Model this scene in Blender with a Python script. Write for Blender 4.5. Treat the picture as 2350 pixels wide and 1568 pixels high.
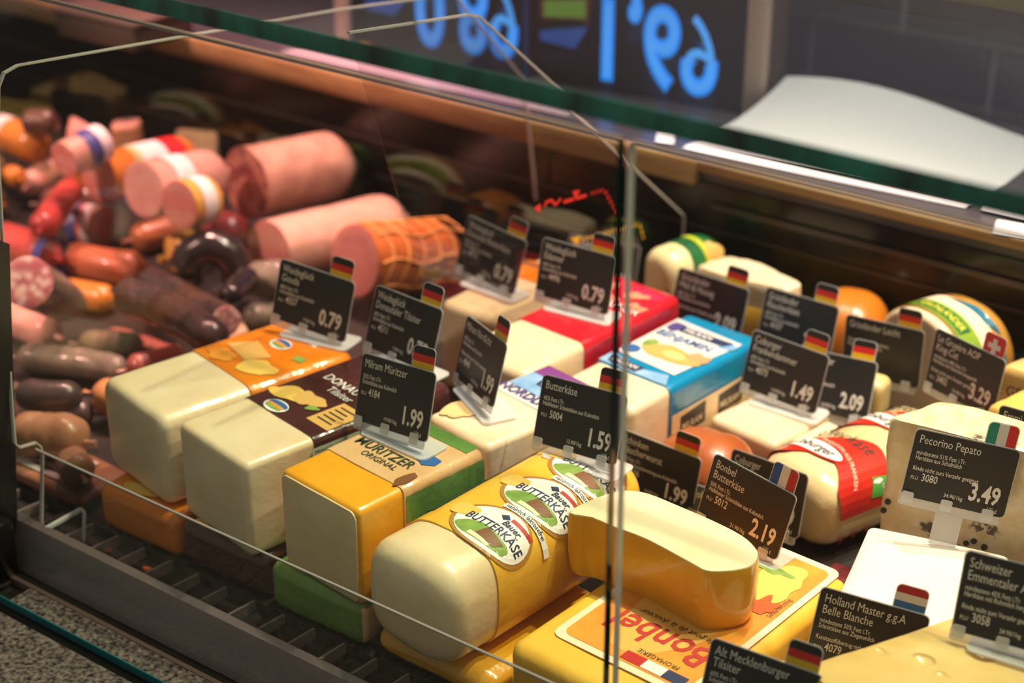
import bpy, bmesh, math, random
from mathutils import Vector, Matrix, noise
random.seed(7)
S = bpy.context.scene
COL = S.collection
for o in list(bpy.data.objects): bpy.data.objects.remove(o)

# ------------------------------------------------------------------ camera
FPX, HPX, AZ, CH = 4095.0, 1984.0, math.radians(37.1), 1.15     # photo frame 2350 x 1568
PIT = math.atan(HPX / FPX)
FW = Vector((-math.sin(AZ) * math.cos(PIT), math.cos(AZ) * math.cos(PIT), -math.sin(PIT)))
RT = Vector((math.cos(AZ), math.sin(AZ), 0)); UP = RT.cross(FW); CAMP = Vector((0, 0, CH))
cd = bpy.data.cameras.new('camera'); cam = bpy.data.objects.new('camera', cd); COL.objects.link(cam)
cam.matrix_world = Matrix(((RT.x, UP.x, -FW.x, 0), (RT.y, UP.y, -FW.y, 0), (RT.z, UP.z, -FW.z, CH), (0, 0, 0, 1)))
cd.sensor_width = 36; cd.lens = 36 * FPX / 2350; cd.clip_start = .02; cd.clip_end = 60
cd.dof.use_dof = True; cd.dof.focus_distance = 1.80; cd.dof.aperture_fstop = 3.0
S.camera = cam
# ------------------------------------------------------------------ world, light, exposure
W = bpy.data.worlds.new('shop_ambient'); S.world = W; W.use_nodes = True
W.node_tree.nodes['Background'].inputs[0].default_value = (1.0, .83, .73, 1)
W.node_tree.nodes['Background'].inputs[1].default_value = .31
S.view_settings.view_transform = 'Standard'; S.view_settings.look = 'None'
S.view_settings.exposure = 0; S.view_settings.gamma = 1; S.view_settings.use_curve_mapping = False

def spot(name, loc, aim, power, color, size, blend=.5, rad=.03):
    l = bpy.data.lights.new(name, 'SPOT'); l.energy = power; l.color = color
    l.spot_size = math.radians(size); l.spot_blend = blend; l.shadow_soft_size = rad
    o = bpy.data.objects.new(name, l); COL.objects.link(o); o.location = loc
    o.rotation_euler = (Vector(aim) - Vector(loc)).to_track_quat('-Z', 'Y').to_euler()
WARM = (1, .76, .53); PINK = (1, .47, .42); NEUT = (.92, .93, 1)
spot('ceiling_spot_offscreen', (-.30, 2.25, 2.75), (-.85, 1.50, .1), 310, WARM, 46)
spot('ceiling_spot_offscreen', (-.95, 2.30, 2.75), (-1.10, 1.50, .1), 260, WARM, 34)
spot('ceiling_spot_offscreen', (.15, 2.10, 2.75), (-.55, 1.40, .1), 172, WARM, 44)
spot('meat_spot_offscreen', (-1.75, 2.35, 2.75), (-2.00, 1.72, .1), 480, PINK, 30)
spot('meat_spot_offscreen', (-2.45, 2.05, 2.75), (-2.20, 1.68, .1), 430, PINK, 36)
spot('meat_spot_offscreen', (-2.80, -.75, 2.75), (-2.02, 1.72, .13), 1050, PINK, 17, .6)  # unseen front fill, added to brighten the cut faces of the meat
spot('worktop_ceiling_spot_offscreen', (-.75, 2.05, 2.75), (-.95, 2.42, .30), 110, NEUT, 62, .6, .06)

# ------------------------------------------------------------------ pixel helpers (photo 2350 x 1568)
def ray(u, v): return FW + RT * ((u - 1175) / FPX) - UP * ((v - 784) / FPX)
def pz(u, v, z): d = ray(u, v); return CAMP + d * ((z - CH) / d.z)
def py(u, v, y): d = ray(u, v); return CAMP + d * (y / d.y)
def px(u, v, x): d = ray(u, v); return CAMP + d * (x / d.x)
def depth(p): return (Vector(p) - CAMP).dot(FW)

# ------------------------------------------------------------------ materials
MATS = {}
def lin(c):
    f = lambda x: x / 12.92 if x <= .04045 else ((x + .055) / 1.055) ** 2.4
    return tuple(f(int(c[i:i + 2], 16) / 255) for i in (1, 3, 5)) + (1,)
def M(name, c, rough=.5, c2=None, scale=20., bump=0., bscale=60., coat=0., metal=0., spec=.5, emit=0., trans=0., sss=0., stretch=(1, 1, 1), lo=.35, hi=.65):
    if name in MATS: return MATS[name]
    m = bpy.data.materials.new(name); m.use_nodes = True; nt = m.node_tree; N = nt.nodes; L = nt.links
    b = N['Principled BSDF']; b.inputs['Base Color'].default_value = lin(c)
    b.inputs['Roughness'].default_value = rough; b.inputs['Metallic'].default_value = metal
    b.inputs['Specular IOR Level'].default_value = spec; b.inputs['Coat Weight'].default_value = coat
    b.inputs['Coat Roughness'].default_value = .12
    if sss: b.inputs['Subsurface Weight'].default_value = sss; b.inputs['Subsurface Radius'].default_value = (.012, .007, .003); b.inputs['Subsurface Scale'].default_value = .5
    if emit: b.inputs['Emission Color'].default_value = lin(c); b.inputs['Emission Strength'].default_value = emit
    tc = N.new('ShaderNodeTexCoord'); mp = N.new('ShaderNodeMapping'); mp.inputs['Scale'].default_value = stretch
    L.new(tc.outputs['Object'], mp.inputs[0])
    if c2:
        n = N.new('ShaderNodeTexNoise'); n.inputs['Scale'].default_value = scale; n.inputs['Detail'].default_value = 5
        L.new(mp.outputs[0], n.inputs['Vector'])
        r = N.new('ShaderNodeValToRGB'); r.color_ramp.elements[0].color = lin(c); r.color_ramp.elements[1].color = lin(c2)
        r.color_ramp.elements[0].position = lo; r.color_ramp.elements[1].position = hi
        L.new(n.outputs['Fac'], r.inputs[0]); L.new(r.outputs[0], b.inputs['Base Color'])
    if bump:
        n2 = N.new('ShaderNodeTexNoise'); n2.inputs['Scale'].default_value = bscale; n2.inputs['Detail'].default_value = 4
        L.new(mp.outputs[0], n2.inputs['Vector'])
        bp = N.new('ShaderNodeBump'); bp.inputs['Strength'].default_value = bump; bp.inputs['Distance'].default_value = .003
        L.new(n2.outputs['Fac'], bp.inputs['Height']); L.new(bp.outputs[0], b.inputs['Normal'])
        if coat: L.new(bp.outputs[0], b.inputs['Coat Normal'])
    MATS[name] = m; return m
def clear(name, tint, ior=1.45, white=0., rough=.02):
    """thin clear sheet: transparent, fresnel gloss, optional milky share"""
    if name in MATS: return MATS[name]
    m = bpy.data.materials.new(name); m.use_nodes = True; nt = m.node_tree; N = nt.nodes; L = nt.links
    N.remove(N['Principled BSDF']); out = N['Material Output']
    t = N.new('ShaderNodeBsdfTransparent'); t.inputs[0].default_value = lin(tint)
    g = N.new('ShaderNodeBsdfGlossy'); g.inputs['Roughness'].default_value = rough
    r0 = ((ior - 1) / (ior + 1)) ** 2                    # Schlick reflectance, the same from both sides of the sheet
    lw = N.new('ShaderNodeLayerWeight'); lw.inputs[0].default_value = .5
    pw = N.new('ShaderNodeMath'); pw.operation = 'POWER'; pw.inputs[1].default_value = 5; L.new(lw.outputs['Facing'], pw.inputs[0])
    ma = N.new('ShaderNodeMath'); ma.operation = 'MULTIPLY_ADD'; ma.inputs[1].default_value = 1 - r0; ma.inputs[2].default_value = r0; L.new(pw.outputs[0], ma.inputs[0])
    mx = N.new('ShaderNodeMixShader'); L.new(ma.outputs[0], mx.inputs[0])
    base = t.outputs[0]
    if white:
        d = N.new('ShaderNodeBsdfDiffuse'); d.inputs[0].default_value = (.9, .9, .92, 1)
        m2 = N.new('ShaderNodeMixShader'); m2.inputs[0].default_value = white
        L.new(t.outputs[0], m2.inputs[1]); L.new(d.outputs[0], m2.inputs[2]); base = m2.outputs[0]
    L.new(base, mx.inputs[1]); L.new(g.outputs[0], mx.inputs[2]); L.new(mx.outputs[0], out.inputs[0])
    MATS[name] = m; return m
def spots(name, c, cs, scale, thr=.33, rough=.4, c3=None, coat=.2):
    """voronoi flecks (salami fat, pepper corns)"""
    if name in MATS: return MATS[name]
    m = M(name, c, rough, coat=coat, c2=c3 or c, scale=60); nt = m.node_tree; N = nt.nodes; L = nt.links
    b = N['Principled BSDF']; src = b.inputs['Base Color'].links[0].from_socket
    tc = N.new('ShaderNodeTexCoord'); v = N.new('ShaderNodeTexVoronoi'); v.inputs['Scale'].default_value = scale
    nz = N.new('ShaderNodeTexNoise'); nz.inputs['Scale'].default_value = scale * 1.5
    ad = N.new('ShaderNodeMixRGB'); ad.blend_type = 'ADD'; ad.inputs[0].default_value = .02
    L.new(tc.outputs['Object'], ad.inputs[1]); L.new(nz.outputs['Color'], ad.inputs[2]); L.new(ad.outputs[0], v.inputs['Vector'])
    r = N.new('ShaderNodeValToRGB'); r.color_ramp.elements[0].position = thr; r.color_ramp.elements[1].position = thr + .1
    r.color_ramp.elements[0].color = (1, 1, 1, 1); r.color_ramp.elements[1].color = (0, 0, 0, 1)
    L.new(v.outputs['Distance'], r.inputs[0])
    mx = N.new('ShaderNodeMixRGB'); mx.inputs[2].default_value = lin(cs)
    L.new(r.outputs[0], mx.inputs[0]); L.new(src, mx.inputs[1]); L.new(mx.outputs[0], b.inputs['Base Color'])
    return m
GLASS = clear('clear_glass', '#f4faf6', 1.45); ACRYL = clear('clear_acrylic', '#f7f4f4', 1.42)
HOLD = clear('milky_plastic', '#f4f4f8', 1.45, .42, .1); HOLDE = clear('milky_plastic_edge', '#f6f6fa', 1.45, .55, .1)
FILM = clear('cling_film', '#ffffff', 1.35, 0, .05)
CARD = M('card_black', '#2b292b', .38, spec=.4); WHITE = M('print_white', '#efe9e6', .5); PAPER = M('paper_white', '#d6d6e0', .6)
BLACKM = M('black_plastic', '#1b1817', .35, c2='#221d1c', scale=8, bump=.1, bscale=200)

# ------------------------------------------------------------------ mesh helpers
def mesh(name, V, F, mat, parent=None, smooth=True, loc=None):
    me = bpy.data.meshes.new(name); me.from_pydata([tuple(v) for v in V], [], F); me.update()
    mats = mat if isinstance(mat, (list, tuple)) else [mat]
    for m in mats: me.materials.append(m)
    if smooth:
        me.polygons.foreach_set('use_smooth', [True] * len(me.polygons))
        try: me.set_sharp_from_angle(angle=math.radians(40))
        except Exception: pass
    o = bpy.data.objects.new(name, me); COL.objects.link(o)
    if parent: o.parent = parent
    if loc is not None: o.location = loc
    return o
def tag(o, label=None, cat=None, group=None, kind=None):
    if label: o['label'] = label
    if cat: o['category'] = cat
    if group: o['group'] = group
    if kind: o['kind'] = kind
    return o
def thing(name, label, cat, loc=(0, 0, 0), rz=0, group=None):
    o = bpy.data.objects.new(name, None); COL.objects.link(o); o.empty_display_size = .03
    o.location = loc; o.rotation_euler = (0, 0, rz)
    return tag(o, label, cat, group)
def boxVF(x0, x1, y0, y1, z0, z1):
    V = [(x, y, z) for z in (z0, z1) for y in (y0, y1) for x in (x0, x1)]
    return V, [(0, 2, 3, 1), (4, 5, 7, 6), (0, 1, 5, 4), (2, 6, 7, 3), (0, 4, 6, 2), (1, 3, 7, 5)]
def box(name, b, mat, parent=None, bev=0., loc=None):
    V, F = boxVF(*b)
    if bev:
        bm = bmesh.new(); vs = [bm.verts.new(v) for v in V]; [bm.faces.new([vs[i] for i in f]) for f in F]
        bmesh.ops.bevel(bm, geom=list(bm.edges), offset=bev, segments=2, profile=.5, affect='EDGES')
        bm.verts.index_update(); V = [tuple(v.co) for v in bm.verts]; F = [[v.index for v in f.verts] for f in bm.faces]; bm.free()
    return mesh(name, V, F, mat, parent, bool(bev), loc)
def prism(name, poly, a, b, mat, parent=None, axis='z', smooth=False):
    """polygon extruded between a and b along an axis"""
    n = len(poly)
    mk = {'z': lambda p, t: (p[0], p[1], t), 'x': lambda p, t: (t, p[0], p[1]), 'y': lambda p, t: (p[0], t, p[1])}[axis]
    V = [mk(p, a) for p in poly] + [mk(p, b) for p in poly]
    F = [list(range(n))[::-1], list(range(n, 2 * n))] + [(i, (i + 1) % n, n + (i + 1) % n, n + i) for i in range(n)]
    o = mesh(name, V, F, mat, parent, smooth)
    bm = bmesh.new(); bm.from_mesh(o.data); bmesh.ops.recalc_face_normals(bm, faces=bm.faces); bm.to_mesh(o.data); bm.free()
    return o
def rrect(x0, x1, y0, y1, r, n=5, corners=(1, 1, 1, 1)):
    """rounded rectangle polygon, ccw from bottom left; corners = BL,BR,TR,TL"""
    P = []
    for k, (cx, cy, a) in enumerate(((x0, y0, 180), (x1, y0, 270), (x1, y1, 0), (x0, y1, 90))):
        if not corners[k]: P.append((cx, cy)); continue
        ox = cx + r * (1 if cx == x0 else -1); oy = cy + r * (1 if cy == y0 else -1)
        for i in range(n + 1):
            t = math.radians(a + 90 * i / n); P.append((ox + r * math.cos(t), oy + r * math.sin(t)))
    return P
def ringsVF(R, cap0=True, cap1=True):
    n = len(R[0]); V = [p for r in R for p in r]; F = []
    for i in range(len(R) - 1):
        for j in range(n):
            k = (j + 1) % n; F.append((i * n + j, i * n + k, (i + 1) * n + k, (i + 1) * n + j))
    if cap0: F.append(list(range(n))[::-1])
    if cap1: F.append([(len(R) - 1) * n + j for j in range(n)])
    return V, F
def profile(w, h, rc, n=7, m=4, flat=1.0):
    """closed rounded-rect section in (x,z), z from 0 to h, starting at the crest and running towards +x"""
    P = []; xs = w / 2
    def arc(cx, cz, a0, a1):
        for i in range(n + 1):
            t = math.radians(a0 + (a1 - a0) * i / n); P.append((cx + rc * math.cos(t), cz + rc * math.sin(t)))
    def line(p, q):
        for i in range(1, m): P.append((p[0] + (q[0] - p[0]) * i / m, p[1] + (q[1] - p[1]) * i / m))
    P.append((0, h)); line((0, h), (xs - rc, h)); arc(xs - rc, h - rc, 90, 0); line((xs, h - rc), (xs, rc)); arc(xs - rc, rc, 0, -90)
    line((xs - rc, 0), (-xs + rc, 0)); arc(-xs + rc, rc, -90, -180); line((-xs, rc), (-xs, h - rc)); arc(-xs + rc, h - rc, 180, 90); line((-xs + rc, h), (0, h))
    return P
def superprof(w, h, e=2.6, n=48):
    P = []
    for i in range(n):
        t = math.pi / 2 - 2 * math.pi * i / n; c, s = math.cos(t), math.sin(t)
        P.append((w / 2 * math.copysign(abs(c) ** (2 / e), c), h / 2 + h / 2 * math.copysign(abs(s) ** (2 / e), s)))
    return P
def loafVF(P, y0, y1, re0=0., re1=0., grow=0., jit=0., seed=0, ny=6, rn=5):
    """sweep a section along local y with rounded ends"""
    zc = (min(p[1] for p in P) + max(p[1] for p in P)) / 2
    hw = max(p[0] for p in P); hh = max(p[1] for p in P) - zc
    st = []
    if re0: st += [(y0 + re0 * (1 - math.sin(a)), re0 * (1 - math.cos(a))) for a in [math.pi / 2 * (1 - i / rn) for i in range(rn)]]
    a0, a1 = y0 + re0, y1 - re1
    st += [(a0 + (a1 - a0) * i / ny, 0) for i in range(ny + 1)]
    if re1: st += [(a1 + re1 * math.sin(a), re1 * (1 - math.cos(a))) for a in [math.pi / 2 * (i + 1) / rn for i in range(rn)]]
    R = []
    for y, ins in st:
        kx = (hw + grow - ins) / hw; kz = (hh + grow - ins) / hh; ring = []
        for (x, z) in P:
            v = Vector((x * kx, y, zc + (z - zc) * kz))
            if jit:
                d = noise.noise(v * 18 + Vector((seed * 3.1, 0, 0))) * jit + noise.noise(v * 55 + Vector((seed, 7, 0))) * jit * .35
                v += Vector((x / hw, 0, (z - zc) / hh)) * d
            ring.append(v)
        R.append(ring)
    return ringsVF(R)
# ---- text and flat print
TXT = {}
def textVF(s, size, xs=1., bold=0., align='LEFT', shear=0., res=2):
    k = (s, size, xs, bold, align, shear, res)
    if k in TXT: return TXT[k]
    c = bpy.data.curves.new('t', 'FONT'); c.body = s; c.size = size; c.align_x = align; c.resolution_u = res; c.offset = bold * size; c.shear = shear
    o = bpy.data.objects.new('t', c); COL.objects.link(o)
    dg = bpy.context.evaluated_depsgraph_get(); me = bpy.data.meshes.new_from_object(o.evaluated_get(dg))
    V = [(v.co.x * xs, v.co.y) for v in me.vertices]; F = [list(p.vertices) for p in me.polygons]
    bpy.data.objects.remove(o); bpy.data.curves.remove(c); bpy.data.meshes.remove(me)
    TXT[k] = (V, F); return V, F
def stamp(parent, name, VF, mapf, mat, label=None):
    o = mesh(name, [mapf(u, v) for u, v in VF[0]], VF[1], mat, parent, False)
    return tag(o, label)
def text(parent, name, s, size, mapf, mat, xs=1., bold=0., align='LEFT', du=0., dv=0., shear=0.):
    V, F = textVF(s, size, xs, bold, align, shear)
    return stamp(parent, name, ([(u + du, v + dv) for u, v in V], F), mapf, mat)
def rect2(u0, u1, v0, v1, nu=8, nv=8):
    V = [(u0 + (u1 - u0) * i / nu, v0 + (v1 - v0) * j / nv) for j in range(nv + 1) for i in range(nu + 1)]
    return V, [(j * (nu + 1) + i, j * (nu + 1) + i + 1, (j + 1) * (nu + 1) + i + 1, (j + 1) * (nu + 1) + i) for j in range(nv) for i in range(nu)]
def blob2(cu, cv, ru, rv, wob=0., seed=0, n=30, k=4, rot=0.):
    V = [(cu, cv)]; F = []
    for q in range(1, k + 1):
        for i in range(n):
            t = 2 * math.pi * i / n
            f = q / k * (1 + (wob * noise.noise(Vector((math.cos(t) * 1.7, math.sin(t) * 1.7, seed * 5.3))) if wob else 0))
            a, b = ru * f * math.cos(t), rv * f * math.sin(t)
            V.append((cu + a * math.cos(rot) - b * math.sin(rot), cv + a * math.sin(rot) + b * math.cos(rot)))
    for i in range(n): F.append((0, 1 + i, 1 + (i + 1) % n))
    for q in range(k - 1):
        for i in range(n): a = 1 + q * n + i; b = 1 + q * n + (i + 1) % n; F.append((a, a + n, b + n, b))
    return V, F
def quad2(p, n=8):
    V = [tuple((p[0][k] * (1 - i / n) + p[1][k] * i / n) * (1 - j / n) + (p[3][k] * (1 - i / n) + p[2][k] * i / n) * j / n for k in (0, 1)) for j in range(n + 1) for i in range(n + 1)]
    return V, rect2(0, 1, 0, 1, n, n)[1]
def poly2(pts): return list(pts), [list(range(len(pts)))]
class Wrap:
    """map (arc length from the crest, y) onto a swept section"""
    def __init__(s, P, grow=.0015):
        zc = (min(p[1] for p in P) + max(p[1] for p in P)) / 2
        hw = max(p[0] for p in P); hh = max(p[1] for p in P) - zc
        Q = [((hw + grow) / hw * p[0], zc + (hh + grow) / hh * (p[1] - zc)) for p in P]; s.Q = Q; n = len(Q); s.n = n
        s.a = [0.]
        for i in range(n): p, q = Q[i], Q[(i + 1) % n]; s.a.append(s.a[-1] + math.hypot(q[0] - p[0], q[1] - p[1]))
    def __call__(s, u, v, e=0.):
        t = u % s.a[-1]
        for i in range(s.n):
            if s.a[i + 1] >= t: break
        f = (t - s.a[i]) / max(1e-9, s.a[i + 1] - s.a[i]); p, q = s.Q[i], s.Q[(i + 1) % s.n]
        nx, nz = -(q[1] - p[1]), (q[0] - p[0]); l = math.hypot(nx, nz) or 1
        return Vector((p[0] + (q[0] - p[0]) * f + nx / l * e, v, p[1] + (q[1] - p[1]) * f + nz / l * e))
def lift(mapf, e): return lambda u, v: mapf(u, v, e)

# ================================================================== the shop shell
M('floor_tile', '#8d8078', .5, c2='#9a8d84', scale=6)
fl = tag(mesh('floor', [(-6, -3, -.85), (4, -3, -.85), (4, 5, -.85), (-6, 5, -.85)], [(0, 1, 2, 3)], MATS['floor_tile'], None, False), kind='structure')
TM = M('wall_tile_glaze', '#4b4b57', .35, c2='#434350', scale=3); GR = M('tile_grout', '#8f8d99', .8)
YW = 2.48
wall = tag(mesh('wall_back', *boxVF(-6, 3, YW, YW + .1, -.85, 2.4), GR, None, False), kind='structure')
tw, th, gp = .30, .098, .013
tm = bpy.data.meshes.new('tile'); bm = bmesh.new()
for v in boxVF(0, tw - gp, -.006, .002, 0, th - gp)[0]: bm.verts.new(v)
bm.verts.ensure_lookup_table()
for f in boxVF(0, 1, 0, 1, 0, 1)[1]: bm.faces.new([bm.verts[i] for i in f])
bm.to_mesh(tm); bm.free(); tm.materials.append(TM)
for r in range(9):
    for c in range(16):
        o = bpy.data.objects.new('tile', tm); COL.objects.link(o); o.parent = wall
        o.location = (-4.0 + c * tw + (tw / 2 if r % 2 else 0) + .03, YW, -.092 + r * th)

# ================================================================== the display counter
GZ = .045                                             # deck and grille level
ctr = thing('display_counter', 'long black refrigerated deli counter with ribbed front vent and speckled granite ledge', 'counter', (0, 0, -.85))
rear = thing('rear_counter', 'black glossy rear panel with grey worktop and tan edge strip behind the food', 'counter', (0, 0, -.85))
vent = thing('air_vent', 'dark ribbed air vent rail running along the front of the counter', 'vent', (0, 0, -.85))
def cpart(name, b, mat, bev=0., to=None): o = box(name, b, mat, to or ctr, bev); o.location = (0, 0, .85); return o
RIDGE = M('vent_plastic', '#77696e', .42, c2='#6c5f63', scale=10, bump=.15, bscale=240)
CELL = M('vent_dark', '#1d1817', .5, c2='#171312', scale=12)
YL = [pz(200, v, .012).y for v in (1408, 1418, 1474, 1512)]; DXG = pz(80, 1345, .012).x
yr = 1.076; yb = 1.132; yg = 1.040
cpart('deck', (-4, .6, yb, 2.05, -.02, GZ - .001), M('deck_black', '#241f1e', .45))
cpart('vent_floor', (-4, .6, yr, yb, -.02, GZ - .012), CELL, 0, vent)
o = prism('vent_rail', [(1.051, .006), (1.064, .006), (yr + .002, .045), (yr + .005, .060), (yr, .064), (yr - .007, .060)], -4, .6, RIDGE, vent, 'x'); o.location = (0, 0, .85)
rb = None
for k in range(34):
    x = -1.605 + k * .0440
    if rb is None:
        rb = prism('rib', [(yr + .002, GZ - .014), (yb, GZ - .014), (yb, GZ), (yr + .002, GZ + .004)], -.0016, .0016, M('rib_grey', '#8d7f80', .45), vent, 'x'); c = rb
    else: c = rb.copy(); COL.objects.link(c)
    c.location = (x, 0, .85)
cpart('front_gutter', (-4, .6, 1.000, 1.062, -.06, .004), BLACKM)
cpart('inner_ledge_trim', (-4, .6, YL[1], YL[0], -.06, .013), M('ledge_trim', '#6a5a54', .3, metal=.3))
GRAN = M('granite', '#241f1f', .25, c2='#857b76', scale=190, bump=.12, bscale=300, lo=.34, hi=.72)
cpart('granite_strip', (DXG, .6, YL[2], YL[1], -.06, .012), GRAN)
cpart('ledge_gap', (-4, .6, YL[3], YL[2], -.06, .004), M('gap_black', '#0d0b0b', .2))
cpart('granite_ledge', (-4, .6, .62, YL[3], -.06, .012), GRAN)
cpart('ledge_glass_edge', (-4, .6, YL[2] - .0014, YL[2], -.04, .0135), M('teal_edge', '#1d666c', .08))
cpart('base_cabinet', (-4, .6, .70, 2.058, -.85, -.06), M('cabinet_dark', '#2a2625', .5))
REARP = M('rear_panel_gloss', '#0e0b0a', .2, c2='#130f0e', scale=3, spec=.32, bump=.04, bscale=6, stretch=(.3, 1, 14))
YP = 2.06; LZ = .280
cpart('rear_panel', (-4, .6, YP, YP + .03, -.85, LZ - .03), REARP, 0, rear)
for z, t in ((.215, .006), (.180, .003), (.120, .002)):
    cpart('panel_rail', (-4 if z < .2 else -1.20, .6, YP - t, YP, z, z + t * 1.4), M('panel_rail', '#3a302e', .35), 0, rear)
cpart('worktop', (-4, .6, YP + .004, YW, LZ - .03, LZ), M('worktop_grey', '#47434a', .3, c2='#3d3a40', scale=5), 0, rear)
cpart('worktop_edge', (-4, -1.225, YP - .012, YP + .004, LZ - .034, LZ + .002), M('edge_tan', '#a8875c', .35, c2='#8d6a46', scale=9, stretch=(1, 1, 6)), .002, rear)
cpart('worktop_edge', (-1.225, .6, YP - .010, YP + .004, LZ - .012, LZ + .003), M('edge_tan', '#a8875c', .35, c2='#8d6a46', scale=9, stretch=(1, 1, 6)), .002, rear)
post = thing('corner_post', 'black corner post with glossy latch at the left end of the glass', 'post', (0, 0, .012))
o = prism('post_body', [(-1.66, .012)] + [(py(48, 1245, yg + .03).x, .012), (py(48, 1245, yg + .03).x, .06), (py(22, 560, yg + .03).x, .42), (-1.66, .42)], yg + .006, yg + .030, M('post_black', '#211d1c', .4), post, 'y'); o.location = (0, 0, -.012)
a = py(0, 1190, yg - .004); b = py(36, 1325, yg - .004)
cpart('post_latch', (a.x - .06, b.x, yg - .022, yg + .004, b.z, a.z), M('latch_gloss', '#161414', .12), .004, post).location = (0, 0, -.012)
cpart('post_foot', (a.x - .06, b.x + .004, yg - .028, yg - .004, b.z - .012, b.z), BLACKM, .002, post).location = (0, 0, -.012)

# ---- glass
EDGD = M('glass_edge_dark', '#08201b', .1, spec=.8); EDGL = M('glass_edge_light', '#d6d2cf', .15, spec=.8); EDGG = M('glass_edge_green', '#14806a', .08, c2='#06342c', scale=7, spec=.9, stretch=(3, 1, 1))
EDGT = M('glass_edge_top', '#8a8078', .2)
GT = .712; xj = (py(1437, 330, yg).x + py(1392, 1400, yg).x) / 2
def pane(label, x0, x1, el, er):  # stands in the gutter
    t = thing('front_glass_pane', label, 'glass pane', ((x0 + x1) / 2, yg, .004))
    def p(n, b, m): o = box(n, (b[0] - (x0 + x1) / 2, b[1] - (x0 + x1) / 2, b[2] - yg, b[3] - yg, b[4] - .004, b[5] - .004), m, t); return o
    p('sheet', (x0, x1, yg - .004, yg + .004, .004, GT), GLASS)
    p('top_edge', (x0, x1, yg - .0042, yg + .0042, GT, GT + .0012), EDGT)
    if el: p('side_edge', (x0 - .0012, x0, yg - .004, yg + .004, .004, GT), EDGL)
    if er: p('side_edge', (x1, x1 + .0012, yg - .004, yg + .004, .004, GT), EDGD)
pane('clear upright front glass pane in front of the sausages and stacked loaf cheeses', -2.9, xj - .002, 0, 1)
pane('clear upright front glass pane in front of the white goat cheese and holed cheese', xj + .0085, .55, 1, 0)
SZ = .722; ysf = pz(1300, 255, SZ).y; ysb = pz(2240, 15, SZ).y
sh = thing('glass_shelf', 'horizontal clear glass top shelf with thick dark green front edge above the counter', 'glass shelf', (-1, ysf, SZ))
def sp(n, b, m): return box(n, (b[0] + 1, b[1] + 1, b[2] - ysf, b[3] - ysf, b[4], b[5]), m, sh)
sp('sheet', (-2.9, .5, ysf, ysb, 0, .017), clear('shelf_glass', '#eef6f2', 1.35))
sp('front_edge', (-2.9, .5, ysf - .0012, ysf, 0, .017), EDGG)
sp('rear_edge', (-2.9, .5, ysb, ysb + .0012, 0, .017), M('edge_pale', '#b9a58c', .2))
for x in (-2.80, .40): sp('glass_clamp', (x, x + .03, yg - .008, ysf + .03, GT + .0013 - SZ, 0), M('steel', '#9a9896', .3, metal=1))

# ---- acrylic divider with load mark
DX = pz(95, 1200, .06).x
def dv(u, v): p = px(u, v, DX); return (p.y, p.z)
prof = [(dv(95, 1200)[0], GZ), dv(95, 1200), dv(97, 1045), dv(92, 1024), dv(82, 1016), dv(45, 1027), dv(34, 1018), dv(28, 950), dv(10, 640), dv(-6, 330), dv(-4, 200), dv(8, 168), dv(40, 150), dv(440, 80), dv(780, 22)]
e = dv(1040, -14); prof += [e, (min(e[0] + .16, 2.03), e[1] - .16), (2.046, .16), (2.046, GZ)]
dvd = thing('divider_panel', 'clear acrylic divider plate standing between the sausages and the cheeses', 'divider', (DX, 1.1, GZ))
L_ = lambda q: (q[0] - 1.1, q[1] - GZ)
prism('sheet', [L_(q) for q in prof], -.002, .002, ACRYL, dvd, 'x')
PE = M('acrylic_edge', '#c4bebb', .3)
def edgestrip(pts, name):
    R = []
    for q in pts: R.append([(-.0021, q[0], q[1] - .0009), (.0021, q[0], q[1] - .0009), (.0021, q[0], q[1] + .0009), (-.0021, q[0], q[1] + .0009)])
    return R
V = []; F = []
seq = [L_(q) for q in prof[1:-1]]
for i in range(len(seq) - 1):
    a, b = Vector(seq[i]), Vector(seq[i + 1]); d = (b - a).normalized(); n = Vector((-d.y, d.x)) * .0009; k = len(V)
    for q in (a, b):
        for sx in (-.0023, .0023):
            for s in (-1, 1): V.append((sx, q.x + n.x * s, q.y + n.y * s))
    for f in boxVF(0, 1, 0, 1, 0, 1)[1]: F.append([k + j for j in f])
mesh('polished_edge', V, F, PE, dvd, False)
D2 = -1.240
def dv2(u, v): p = px(u, v, D2); return (p.y - 1.6, p.z - GZ)
dv2t = thing('divider_panel', 'clear chamfered acrylic divider plate with red and yellow load marks among the rear cheeses', 'divider', (D2, 1.6, GZ))
pr2 = [(1.50 - 1.6, .0), (1.465 - 1.6, .26), dv2(800, 75), dv2(1040, 39), dv2(1072, 34), dv2(1100, 38), dv2(1290, 212), dv2(1310, 252), dv2(1566, 492), dv2(1570, 498), (2.046 - 1.6, 0)]
prism('sheet', pr2, -.0016, .0016, ACRYL, dv2t, 'x')
V = []; F = []
for i in range(2, 10):
    a, b = Vector(pr2[i]), Vector(pr2[i + 1]); d = (b - a).normalized(); n = Vector((-d.y, d.x)) * .0012; k = len(V)
    for q in (a, b):
        for sx in (-.0018, .0018):
            for w_ in (-1, 1): V.append((sx, q.x + n.x * w_, q.y + n.y * w_))
    for f in boxVF(0, 1, 0, 1, 0, 1)[1]: F.append([k + j for j in f])
mesh('polished_edge', V, F, PE, dv2t, False)
RED = M('mark_red', '#ef2a22', .5, emit=.0); YEL = M('mark_yellow', '#f0b41a', .5)
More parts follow.
